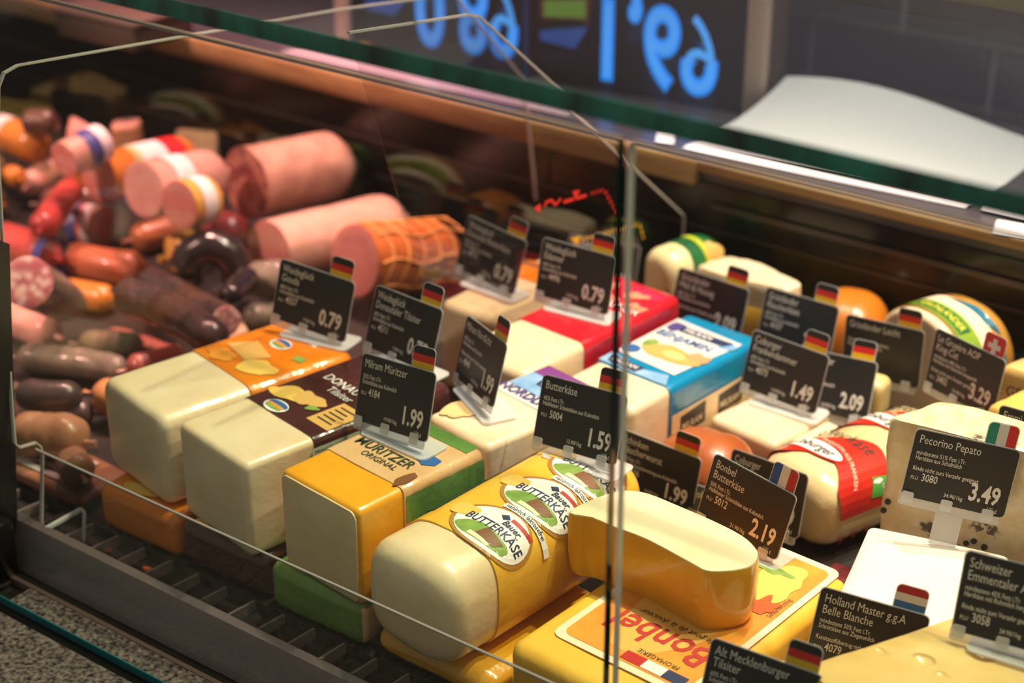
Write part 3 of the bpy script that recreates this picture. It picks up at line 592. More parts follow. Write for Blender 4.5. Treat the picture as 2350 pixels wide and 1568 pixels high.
# bauer butter cheese: rounded loaf with oval labels
x0, x1 = -1.040, -.911; t = thing('cheese_loaf', 'rounded cream cheese loaf with oval hut labels on yellow film, under the card numbered 5004', 'cheese', ((x0 + x1) / 2, 1.114, .080), -.085)
bw, bh = x1 - x0, .120; P = superprof(bw, bh, 3.2, 64)
CRB = CRM('cheese_butter_cream', '#f0dab8', '#e8cda4')
mesh('body', *loafVF(P, 0, .300, .026, .03, 0, .0010, 11, 10, 8), CRB, t)
mesh('wrapper', *loafVF(P, .066, .315, .0004, .035, .0016, .0003, 11, 10, 5), BUTY, t)
W_ = Wrap(P, .0026)
def oval_label(t, W_, cu, cv, ru=.046, rv=.033, e=0.):
    stamp(t, 'label_rim', blob2(cu, cv, ru * 1.12, rv * 1.10, k=8), lift(W_, e), P_GOLD); stamp(t, 'label_oval', blob2(cu, cv, ru, rv, k=8), lift(W_, e + .0002), INKW)
    g = blob2(cu - .002, cv - rv * .44, ru * .74, rv * .40, .25, 3, k=6); stamp(t, 'label_meadow', g, lift(W_, e + .0004), P_GRN)
    stamp(t, 'label_cheese', blob2(cu - ru * .98, cv + .006, .016, .012, .4, 2), lift(W_, e + .0005), P_YEL)
    stamp(t, 'label_hut', quad2([(cu - .008, cv - .020), (cu + .018, cv - .022), (cu + .024, cv - .010), (cu - .004, cv - .004)]), lift(W_, e + .0006), P_BRN)
    stamp(t, 'label_hut_wall', rect2(cu - .014, cu + .014, cv - .026, cv - .020, 3, 1), lift(W_, e + .0006), P_CREAM)
    stamp(t, 'label_red_bar', rect2(cu + .004, cu + .034, cv + .021, cv + .026, 4, 1), lift(W_, e + .0006), INKR); text(t, 'logo_text', 'Bauer', .0115, lift(W_, e + .0007), INKN, .85, .02, 'LEFT', cu + .0, cv + .011, .2)
    stamp(t, 'logo_emblem', poly2([(cu - .009, cv + .022), (cu - .003, cv + .017), (cu + .003, cv + .022), (cu - .003, cv + .027)]), lift(W_, e + .0006), INKN)
    text(t, 'name_text', 'BUTTERKÄSE', .0165, lift(W_, e + .0007), INKN, .80, .008, 'CENTER', cu + .002, cv - .004)
stamp(t, 'navy_band', rect2(-.105, -.046, .089, .285, 14, 10), lift(W_, -.0003), F_NAVY)
for k in range(3):
    oval_label(t, W_, .030, .098 + .076 * k)
    if k < 2:
        stamp(t, 'claim_strip', rect2(.010, .088, .133 + .076 * k, .1405 + .076 * k, 8, 1), lift(W_, .0008), INKW); text(t, 'claim_text', 'natürlich laktosefrei', .0085, lift(W_, .0010), INKN, .82, .008, 'LEFT', .013, .1348 + .076 * k)
# bonbel slab and its cut half
t, w, l, h, W_ = block('cheese_slab', 'yellow rinded flat cheese slab with orange label under the cut yellow half', -.867, -.668, 1.129, 1.447, GZ, .133, BUTY, .014, .016, -.06, None, None, seed=13)
m = top(h, .0018)
stamp(t, 'label_border', poly2(rrect(-.076, .086, .040, .318, .012)), m, P_CREAM); stamp(t, 'label_field', poly2(rrect(-.068, .078, .049, .309, .010)), lift(m, .0004), P_OR)
stamp(t, 'label_peach_patch', blob2(.005, .16, .05, .10, .3, 2), lift(m, .0006), M('print_peach', '#f0b35a', .45))  # lighter peach patch printed on the label
flip = lambda u, v, e=0.: m(.055 - u, .110 - v, e + .0009)
text(t, 'name_text', 'Bonbel', .050, flip, INKR, .82, .016, 'LEFT', -.016, -.008, .15); text(t, 'slogan_text', 'FROMAGERIE', .009, flip, P_DK, .9, 0, 'LEFT', .0, .034); text(t, 'slogan_text', 'le gout de la douceur', .011, flip, P_DK, .9, 0, 'LEFT', .0, -.022, .3)
for k, mm in enumerate((FLAGM['frred'], INKW, INKN)): stamp(t, 'ribbon_stripe', rect2(.0 + .024 * k, .024 + .024 * k, .052, .066, 2, 1), lift(m, .001), mm)
stamp(t, 'picture_cheese', blob2(.046, .255, .024, .040, .5, 5), lift(m, .0010), P_YEL); stamp(t, 'picture_leaf', blob2(.058, .215, .012, .020, .9, 3), lift(m, .0012), M('print_rust', '#c05a24', .5)); stamp(t, 'picture_leaf', blob2(.03, .275, .022, .006, .6, 8), lift(m, .0012), P_GRN)
text(t, 'note_text', 'Serviervorschlag', .0075, lambda u, v, e=0.: m(.074 - v, .20 + u, .0012), P_DK, .8, 0, 'LEFT', 0, 0)
zt = .205; OUT = [(1305, 1177), (1338, 1155), (1392, 1134.5), (1435, 1126), (1486, 1133), (1563, 1164), (1639, 1197), (1703, 1230), (1734, 1258), (1741, 1277), (1729, 1297), (1703, 1307), (1665, 1312), (1622, 1311), (1588, 1294), (1486, 1239), (1410, 1210), (1359, 1189)]
pts = [pz(u, v, zt) for u, v in OUT]; c0 = Vector((sum(p.x for p in pts) / len(pts), sum(p.y for p in pts) / len(pts), 0))
t = thing('cheese_piece', 'halved yellow rinded cheese with white cut top lying on the yellow slab', 'cheese', (c0.x, c0.y, .1338))
def sub(pl, k=4):
    n = len(pl); out = []
    for i in range(n):
        p0, p1, p2, p3 = pl[i - 1], pl[i], pl[(i + 1) % n], pl[(i + 2) % n]
        for j in range(k):
            s = j / k; out.append(.5 * ((2 * p1) + (p2 - p0) * s + (2 * p0 - 5 * p1 + 4 * p2 - p3) * s * s + (3 * p1 - p0 - 3 * p2 + p3) * s ** 3))
    return out
sm = sub([Vector((p.x - c0.x, p.y - c0.y)) for p in pts], 3)[::-1]
R = []
for k, (f, z) in enumerate(((.93, 0), (.965, .004), (.985, .012), (1.0, .026), (1.005, .045), (1.004, .058), (1.000, zt - .1338 - .003), (.994, zt - .1338 - .0006))): R.append([(p.x * f, p.y * f, z) for p in sm])
mesh('rind', *ringsVF(R, True, False), GOLDR, t)
R = [[(p.x * f, p.y * f, zt - .1338 + z) for p in sm] for f, z in ((.995, -.0012), (.988, .0004), (.96, .0008), (.6, .0010), (.2, .0008))]
mesh('cut_top', *ringsVF(R, False, True), BONW, t)
mesh('film', *ringsVF([[(p.x * f, p.y * f, z) for p in sm] for f, z in ((.95, .001), (.995, .012), (1.012, .03), (1.012, .058), (1.006, zt - .1338))], False, False), FILM, t)
# lower layer
t, *_ = block('cheese_loaf', 'whole loaf in orange film lying beneath the ivory loaf numbered 4557', -1.462, -1.334, 1.135, 1.42, GZ, .0985, F_OR, .010, .012, .02, seed=17, body='wrapper')
stamp(t, 'picture_cheese', blob2(-.012, .024, .030, .010, .4, 2), top(.0535, .002), P_YEL); stamp(t, 'picture_herb', blob2(.022, .026, .008, .004, .6, 4), top(.0535, .0024), P_GRN)
t, *_ = block('cheese_loaf', 'whole loaf in dark brown film lying beneath the loaf numbered 4511', -1.328, -1.196, 1.138, 1.42, GZ, .0985, F_BR, .010, .012, .02, seed=19, body='wrapper')
stamp(t, 'picture_cheese', blob2(-.036, .016, .018, .006, .7, 2), top(.0535, .002), P_YEL)
t, w, l, h, W_ = block('cheese_loaf', 'whole loaf in green film lying beneath the loaf numbered 4184', -1.188, -1.053, 1.134, 1.30, GZ, .0985, F_GN, .010, .012, 0, seed=21, body='wrapper')
mesh('film_end', *loafVF(profile(.02, .046, .008), .004, .10, .004, .01, 0, .002, 5), F_BEIGE, t, loc=(w / 2 - .0075, 0, .002))
P = superprof(.155, .0345, 3); t = thing('cheese_loaf', 'loaf in crinkled navy and yellow film lying beneath the loaf with oval labels', 'cheese', (-.9615, 1.134, GZ))
mesh('wrapper', *loafVF(P, 0, .205, .02, .02, 0, .002, 23), foil('foil_yellow', '#eab02c', '#dd9c1c'), t); stamp(t, 'navy_end', rect2(-.095, -.030, .016, .185, 12, 8), Wrap(P, .0034), F_NAVY)
# nordlicht
t, w, l, h, W_ = block('cheese_block', 'cream cheese block with purple film carrying the sideways card numbered 4848', -1.148, -1.044, 1.345, 1.526, GZ, .200, PALE, .008, .010, -.19, .100, F_WH, seed=25)
m = top(h)
stamp(t, 'purple_band', rect2(-w / 2 + .006, w / 2 - .006, .160, .185, 4, 3), m, F_PUR); stamp(t, 'sky_band', rect2(-w / 2 + .006, w / 2 - .006, .122, .160, 4, 3), m, P_LBL); stamp(t, 'logo_panel', poly2([(-.020, .140), (.044, .140), (.048, .156), (-.024, .154)]), lift(m, .0004), INKN)
text(t, 'logo_text', 'MILRAM', .0145, lift(m, .0008), INKW, .9, .01, 'LEFT', -.016, .143); text(t, 'name_text', 'NORDLICHT', .022, lift(m, .0008), INKP, .85, .016, 'LEFT', -.050, .106)
stamp(t, 'rind_patch', blob2(-.030, .045, .018, .034, .7, 3), m, M('rind_peach', '#f0c68e', .4))
# red wrapped edam
t, w, l, h, W_ = block('cheese_block', 'cream cheese block half in bright red film, under the card numbered 4496', -1.231, -1.119, 1.505, 1.812, GZ, .200, IVORY, .010, .014, -.10, .112, F_RED, seed=27)
m = top(h); text(t, 'name_text', 'EDAMER', .024, m, INKW, .9, .004, 'LEFT', -.030, .215); oval_logo(t, m, -.012, .190, .016, .012)
for k in range(4): stamp(t, 'picture_patch', blob2(-.03 + .022 * k, .262 - .028 * (k % 2), .016, .012, .8, k), m, M('print_salmon', '#ef8f72', .45))
# weideglueck butter cheese at the divider
t, w, l, h, W_ = block('cheese_block', 'ivory cheese block with orange film end, under the card numbered 4711', -1.368, -1.249, 1.648, 1.838, GZ, .172, CREAM, .010, .012, -.03, .125, F_OR, seed=29)
m = top(h); stamp(t, 'brown_band', rect2(-.055, .055, .163, .174, 3, 1), m, P_BRN); oval_logo(t, m, .04, .145, .016, .010)
t, *_ = block('cheese_block', 'pale cheese block with orange rind standing behind the card numbered 4496', -1.375, -1.270, 1.846, 1.893, GZ, .158, PALE, .012, .014, -.1, seed=31)
# benjamin
t, w, l, h, W_ = block('cheese_block', 'cream cheese block half in bright blue film behind the card numbered 5004', -1.101, -.987, 1.536, 1.800, GZ, .180, PALE, .010, .012, -.09, .075, F_BL, seed=33)
m = top(h); stamp(t, 'white_field', poly2([(-.054, .112), (.040, .105), (.052, .228), (-.054, .236)]), m, F_WH); stamp(t, 'blue_brush', poly2([(-.055, .078), (.050, .076), (.036, .100), (.0, .092), (-.055, .106)]), lift(m, .0003), P_LBL)
stamp(t, 'logo_panel', poly2([(-.045, .082), (.0, .079), (.004, .096), (-.048, .098)]), lift(m, .0006), INKN); text(t, 'logo_text', 'MILRAM', .012, lift(m, .0009), INKW, .9, .01, 'LEFT', -.042, .085)
text(t, 'name_text', 'BENJAMIN', .0215, lift(m, .0008), P_BLU, .85, .014, 'LEFT', -.050, .182); stamp(t, 'logo_panel', poly2([(-.030, .206), (.038, .206), (.044, .221), (-.034, .221)]), lift(m, .0006), INKN); text(t, 'logo_text', 'MILRAM', .013, lift(m, .0009), INKW, .9, .01, 'LEFT', -.026, .209)
stamp(t, 'picture_sandwich', blob2(.006, .148, .042, .020, .4, 3), lift(m, .0006), P_TAN); stamp(t, 'picture_cucumber', blob2(.008, .146, .016, .009), lift(m, .0009), M('print_lime', '#b9cc84', .5)); stamp(t, 'picture_ham', blob2(.034, .160, .016, .010, .7, 4), lift(m, .0008), M('print_ham', '#e89a6c', .5)); stamp(t, 'picture_leaf', blob2(-.036, .156, .008, .012, .3, 2), lift(m, .0008), P_GRN)
stamp(t, 'purple_patch', blob2(-.038, .214, .014, .012, .5, 1), lift(m, .0004), INKP); stamp(t, 'oval_badge', blob2(-.044, .128, .012, .011), lift(m, .0006), P_BLU); stamp(t, 'sky_patch', blob2(.042, .212, .012, .012, .4, 3), lift(m, .0004), P_LBL)
ms = side(w); stamp(t, 'clear_window', rect2(.078, .262, .010, h - .036, 4, 2), lift(ms, .0008), CREAM)
for k, a in enumerate((.095, .172)): stamp(t, 'logo_panel', poly2([(a, h - .070), (a + .050, h - .068), (a + .050, h - .040), (a, h - .044)]), lift(ms, .0012), P_DK); text(t, 'logo_text', 'MILRAM', .0135, lift(ms, .0015), M('ink_cream2', '#e6d3b0', .5), .85, .012, 'LEFT', a + .003, h - .064)
# frankendammer
t, *_ = block('cheese_block', 'pale cheese block carrying the card numbered 4073', -.969, -.868, 1.670, 1.785, GZ, .117, IVORY, .008, .010, -.16, seed=35)
t, *_ = block('cheese_block', 'smaller pale cheese block pushed against the block carrying card 4073', -.865, -.837, 1.690, 1.765, GZ, .114, PALE, .008, .010, -.16, seed=37)
# smoked roll
P = superprof(.105, .098, 2.3); t = thing('smoked_roll', 'smooth reddish brown smoked cheese roll behind the card numbered 1506', 'cheese', (-.980, 1.590, GZ), -1.50)
mesh('body', *loafVF(P, 0, .118, .045, .045, 0, .003, 39, 8, 7), SMOK, t); mesh('film_tail', *loafVF(superprof(.03, .012, 2), .10, .125, .004, .004, 0, .004, 3), FILM, t, loc=(0, 0, .05))
# coburger roll
ya = -math.atan2(.32, .947); P = superprof(.124, .096, 2.9, 64); RL = .235
t = thing('cheese_roll', 'cream and red labelled cheese roll lying beside the peppered wedge', 'cheese', (-.808, 1.590, GZ), ya)
CF = foil('foil_cream', '#f0d6a8', '#e8cb98'); mesh('wrapper', *loafVF(P, 0, RL, .03, .018, 0, .0012, 41, 8), CF, t)
W_ = Wrap(P, .0024); mpw = lambda u, v, e=0.: W_(u, max(.022, min(v, RL - .012)), e)
REDF = M('label_red', '#c4201f', .3, c2='#d8341f', scale=8, coat=.5); GRNL = M('label_green', '#5aa84a', .45)
for k in range(2):
    b0 = -.012 + .112 * k
    # red swoosh band across the roll
    n = 20; V = []; F = []
    for i in range(n + 1):
        u = -.09 + .185 * i / n; c = b0 + .052 * math.exp(-((u - .012) / .055) ** 2)
        for j in range(5): V.append((u, c + .010 + (.030 + .040 * (i / n)) * (j / 4) * 1.25))
    for i in range(n):
        for j in range(4): a = i * 5 + j; F.append((a, a + 5, a + 6, a + 1))
    stamp(t, 'red_swoosh', (V, F), mpw, REDF)
    stamp(t, 'brand_oval_rim', blob2(-.022, b0 + .068, .050, .0165, k=6), lift(mpw, .0005), REDF); stamp(t, 'brand_oval', blob2(-.022, b0 + .068, .046, .0135, k=6), lift(mpw, .0008), INKW)
    text(t, 'brand_text', 'Coburger', .021, lift(mpw, .0011), P_DK, .78, .02, 'CENTER', -.022, b0 + .062, .1)
    text(t, 'name_text', 'Butterkäse', .027, lift(mpw, .0008), P_DK, .86, .0, 'CENTER', -.020, b0 + .104, .25)
    V, F = textVF('TRADITION AUS FRANKEN', .0085, .9, .0, 'LEFT'); stamp(t, 'motto_text', ([(u_ - .028, v_ + b0 + .084 - .9 * max(0, u_ - .03) ** 1.25) for u_, v_ in V], F), lift(mpw, .0010), P_CREAM)
    stamp(t, 'green_badge', quad2([(.058, b0 + .088), (.080, b0 + .080), (.084, b0 + .106), (.062, b0 + .112)]), lift(mpw, .0008), GRNL); stamp(t, 'badge_leaf', blob2(.064, b0 + .094, .003, .007, .3, 1), lift(mpw, .0011), INKW); text(t, 'badge_text', 'Ohne', .0065, lift(mpw, .0012), INKW, .9, 0, 'LEFT', .068, b0 + .098)
    for j in range(5): stamp(t, 'red_small_print', rect2(.118, .118 + .026 - .004 * (j % 3), b0 + .020 * j, b0 + .0045 + .020 * j, 2, 1), lift(mpw, .0006), INKR)
# pecorino wedge
PEC = spots('pecorino_paste', '#ead8b8', '#54463a', 26, .15, .45, '#d6c096', .45)
po = [(-.686, 1.564), (-.500, 1.582), (-.470, 1.660), (-.660, 1.630)]
bw_ = thing('cheese_wedge', 'pale peppercorn cheese wedge standing behind the card numbered 3080', 'cheese', (-.60, 1.60, GZ))
def ball(c, r, q=1., n=14, k=9):
    R = [[(c[0] + r[0] * q * math.sin(a) * math.cos(b), c[1] + r[1] * q * math.sin(a) * math.sin(b), c[2] + r[2] * q * math.cos(a)) for b in [2 * math.pi * i / n for i in range(n)]] for a in [math.pi * (.04 + .92 * j / k) for j in range(k + 1)]]
    V, F = ringsVF([x[::-1] for x in R]); return V, [f[::-1] for f in F]
def hollow(t, body, c, r, mat):
    cut = mesh('cutter', *ball(c, r), mat, None, True); bm = bmesh.new(); bm.from_mesh(cut.data); bmesh.ops.recalc_face_normals(bm, faces=bm.faces); bm.to_mesh(cut.data); bm.free(); cut.matrix_world = t.matrix_basis.copy()
    bm = bmesh.new(); bm.from_mesh(body.data); bmesh.ops.recalc_face_normals(bm, faces=bm.faces); bm.to_mesh(body.data); bm.free()
    md = body.modifiers.new('hole', 'BOOLEAN'); md.operation = 'DIFFERENCE'; md.object = cut; md.solver = 'EXACT'; bpy.context.view_layer.update()
    me = bpy.data.meshes.new_from_object(body.evaluated_get(bpy.context.evaluated_depsgraph_get())); body.modifiers.clear(); body.data = me; bpy.data.objects.remove(cut)
    me.polygons.foreach_set('use_smooth', [True] * len(me.polygons)); me.set_sharp_from_angle(angle=math.radians(40))
def soft_prism(t, name, poly, z0, z1, mat, r=.006, jit=.002, seed=0, sag=0.):
    """polygon (ccw) extruded with rounded rims and a slightly uneven surface"""
    k = 6; out = []; n = len(poly)
    for i in range(n):
        a, b, c = (Vector(poly[i - 1]), Vector(poly[i]), Vector(poly[(i + 1) % n])); rr = min(.010, (a - b).length * .3, (c - b).length * .3)
        p, q = b + (a - b).normalized() * rr, b + (c - b).normalized() * rr
        for j in range(5): s = j / 4; out.append(p * (1 - s) ** 2 + b * 2 * s * (1 - s) + q * s * s)
        for j in range(1, k): out.append(q + ((c + (b - c).normalized() * rr) - q) * j / k)
    cen = sum(out, Vector((0, 0))) / len(out); R = []
    prof_ = [(.30, z1), (.75, z1), (.93, z1 - .0005), (.975, z1 - r * .25), (1, z1 - r)] + [(1, z1 - r + (z0 + r - z1 + r) * i / 6) for i in range(1, 7)] + [(.98, z0 + r * .2), (.95, z0)]
    for f, z in prof_:
        ring = []
        for p in out:
            v = Vector((*(cen + (p - cen) * f), z)); d = jit * (noise.noise(v * 25 + Vector((seed, 0, 0))) + .5 * noise.noise(v * 70))
            ring.append(v + Vector((*((p - cen).normalized() * d), d * .6)))
        R.append(ring[::-1])
    return mesh(name, *ringsVF(R), mat, t)
soft_prism(bw_, 'body', [(x + .60, y - 1.60) for x, y in po], 0, .258 - GZ, PEC, .006, .004, 3)
for k in range(16):
    f = random.random(); p = Vector((-.686, 1.5635)).lerp(Vector((-.500, 1.5815)), f); z = random.uniform(.03, .19)
    mesh('peppercorn', *ringsVF([[(p.x + .60 + .0035 * math.cos(t_) * r_, p.y - 1.60 - .0015 - d_, z + .0035 * math.sin(t_) * r_) for t_ in [i * math.pi / 4 for i in range(8)]] for r_, d_ in ((1, -.004), (.9, .0005), (.4, .0018))]), M('peppercorn', '#3b3029', .6), bw_)
soft_prism(bw_, 'rind', [(-.500 + .60, 1.578 - 1.60), (-.484 + .60, 1.578 - 1.60), (-.450 + .60, 1.668 - 1.60), (-.472 + .60, 1.664 - 1.60)], 0, .25 - GZ, M('rind_brown', '#7d5226', .7, c2='#a9793c', scale=60, bump=.6, bscale=90), .004, .004, 5)
# goat cheese
t = thing('cheese_block', 'smooth white waxed goat cheese block behind the card numbered 4079', 'cheese', (-.62, 1.45, GZ))
soft_prism(t, 'body', [(x + .62, y - 1.45) for x, y in ((-.632, 1.352), (-.500, 1.385), (-.530, 1.556), (-.676, 1.522))], 0, .150 - GZ, GOAT, .012, .0008, 2)
# emmental
t = thing('cheese_wedge', 'big pale yellow cheese wedge with round holes under the card numbered 3058', 'cheese', (-.42, 1.28, GZ))
eb = soft_prism(t, 'body', [(x + .42, y - 1.28) for x, y in ((-.580, 1.200), (-.515, 1.150), (-.22, 1.16), (-.22, 1.42), (-.44, 1.425), (-.506, 1.352))], 0, .200 - GZ, EMMT, .016, .0012, 8)
for u, v, r in ((2120, 1510, .013), (2020, 1490, .009), (2255, 1500, .015), (2160, 1545, .008)):
    p = pz(u, v, .2015); c_ = (p.x + .42, p.y - 1.28, .203 - GZ); hollow(t, eb, c_, (r, r * .75, r * .6), EMMT)
    mesh('cheese_eye', *(lambda V_, F_: (V_, [f for f in F_ if all(V_[q_][2] < .1985 - GZ for q_ in f)]))(*ball(c_, (r, r * .75, r * .6), .99)), EMMT, t)
# tilsit behind its card
t, *_ = block('cheese_block', 'tan round edged cheese half hidden behind the Mecklenburg Tilsit card', -.646, -.565, 1.222, 1.300, GZ, .128, CRM('cheese_tan', '#e9d0a4', '#dfc08c'), .02, .02, .25, seed=43)
t, *_ = block('cheese_block', 'golden cheese block wedged below the rinded slab and the white goat cheese', -.722, -.690, 1.480, 1.545, GZ, .075, M('dark_red_pack', '#6b1a1f', .4), .006, .008, 0, seed=44)
t['label'] = 'dark red package behind the yellow slab beside the white goat cheese'; t['category'] = 'package'; t.name = 'cheese_package'
# rear row
t = thing('round_cheese', 'pale cream cheese wheel half with orange rind beside the green foil cheese', 'cheese', (-1.09, 1.93, GZ))
soft_prism(t, 'body', [(x + 1.09, y - 1.93) for x, y in ((-1.145, 1.926), (-1.080, 1.920), (-1.004, 1.932), (-.998, 1.962), (-1.08, 1.990), (-1.135, 1.985))], 0, .186 - GZ, PALE, .012, .002, 11)
soft_prism(t, 'rind', [(x + 1.09, y - 1.93) for x, y in ((-1.150, 1.921), (-1.080, 1.915), (-.999, 1.927), (-.993, 1.966), (-1.08, 1.994), (-1.139, 1.989))], 0, .150 - GZ, BUTY, .030, .002, 11)
HERB = spots('herb_paste', '#f2e2b4', '#6d7444', 34, .10, .4, '#ecd8a2', .5)
t, w, l, h, W_ = block('cheese_wedge', 'herb flecked cream cheese in glossy green foil at the rear panel', -1.234, -1.166, 1.915, 2.020, GZ, .196, HERB, .030, .02, -.25, .040, F_DKG, seed=47, jit=.003)
stamp(t, 'yellow_text_band', rect2(-.02, .045, .062, .072, 8, 1), lift(W_, .001), M('print_lemon', '#b6bd2c', .5)); stamp(t, 'picture_cheese', blob2(.045, .082, .026, .016, .6, 3), lift(W_, .001), P_TAN)
P = superprof(.12, .135, 2.5); t = thing('smoked_cheese', 'glossy orange smoked cheese wheel behind the card numbered 4107', 'cheese', (-.984, 1.970, GZ), -1.30)
mesh('body', *loafVF(P, 0, .098, .040, .040, 0, .002, 51, 8, 7), ORNG, t)
# light cheese, half roll in coloured foil, cut face to the front
P = superprof(.160, .160, 2.3, 56); t = thing('cheese_roll', 'half round cream cheese with green, tan and blue foil by the Swiss flag card', 'cheese', (-.814, 1.926, GZ), -.40)
mesh('body', *loafVF(P, 0, .08, .008, .01, 0, .001, 53), PALE, t); mesh('wrapper', *loafVF(P, .012, .108, .0006, .03, .0020, .0008, 53), F_TAN, t)
W_ = Wrap(P, .0036)
stamp(t, 'green_band', rect2(-.09, .10, .014, .042, 20, 2), W_, foil('foil_lime', '#9ab843', '#7fa030')); stamp(t, 'brand_strip', rect2(-.030, .055, .018, .036, 12, 2), lift(W_, .0006), F_DKG); text(t, 'brand_text', 'GRÜNLÄNDER', .015, lift(W_, .0010), M('ink_lemon', '#e6df3c', .5), .8, .01, 'CENTER', .012, .0215)
stamp(t, 'picture_band', rect2(-.09, .10, .042, .066, 20, 2), W_, P_CREAM); stamp(t, 'blue_flash', quad2([(-.02, .060), (.05, .064), (.07, .078), (.02, .074)]), lift(W_, .0006), F_TEAL); stamp(t, 'blue_skirt', rect2(.088, .20, .014, .076, 12, 5), W_, F_TEAL)
mesh('foil_tail', *loafVF(superprof(.06, .05, 2.2), .085, .118, .01, .012, 0, .008, 6), F_TEAL, t, loc=(.040, 0, .012))
# chilli cheese
CHI = spots('chilli_paste', '#ecd6a2', '#b0602c', 18, .09, .4, '#e2c68a', .6)
t, *_ = block('cheese_block', 'cream cheese block with red chilli flecks behind the card reading 2.09', -.893, -.806, 1.812, 1.850, GZ, .152, CHI, .010, .010, .08, seed=55)
# hard cheeses at right
t = thing('cheese_wedge', 'golden hard cheese wedge with a small hole behind the peppered wedge', 'cheese', (-.62, 1.82, GZ))
gb = soft_prism(t, 'body', [(x + .62, y - 1.82) for x, y in ((-.668, 1.790), (-.560, 1.752), (-.50, 1.83), (-.640, 1.862))], 0, .185 - GZ, GRUY, .014, .003, 12)
c_ = (-.665 + .62 + .045, 1.7745 - 1.82 - .0, .105); hollow(t, gb, c_, (.007, .006, .008), GRUY); mesh('cheese_eye', *(lambda V_, F_: (V_, [f for f in F_ if all(V_[q_][1] > c_[1] + .0015 for q_ in f)]))(*ball(c_, (.007, .006, .008), .98)), GRUY, t)
t = thing('cheese_wedge', 'pale hard cheese wedge with faded blue rind lettering by the rear panel', 'cheese', (-.64, 1.93, GZ))
soft_prism(t, 'body', [(x + .64, y - 1.93) for x, y in ((-.690, 1.886), (-.52, 1.878), (-.52, 2.02), (-.655, 1.99))], 0, .190 - GZ, EMMT, .012, .003, 14)
text(t, 'rind_text', 'LE GRUYÈRE', .02, lambda u, v, e=0.: Vector((u - .055, -.0555, .112 + v)), INKN, .8, .01)

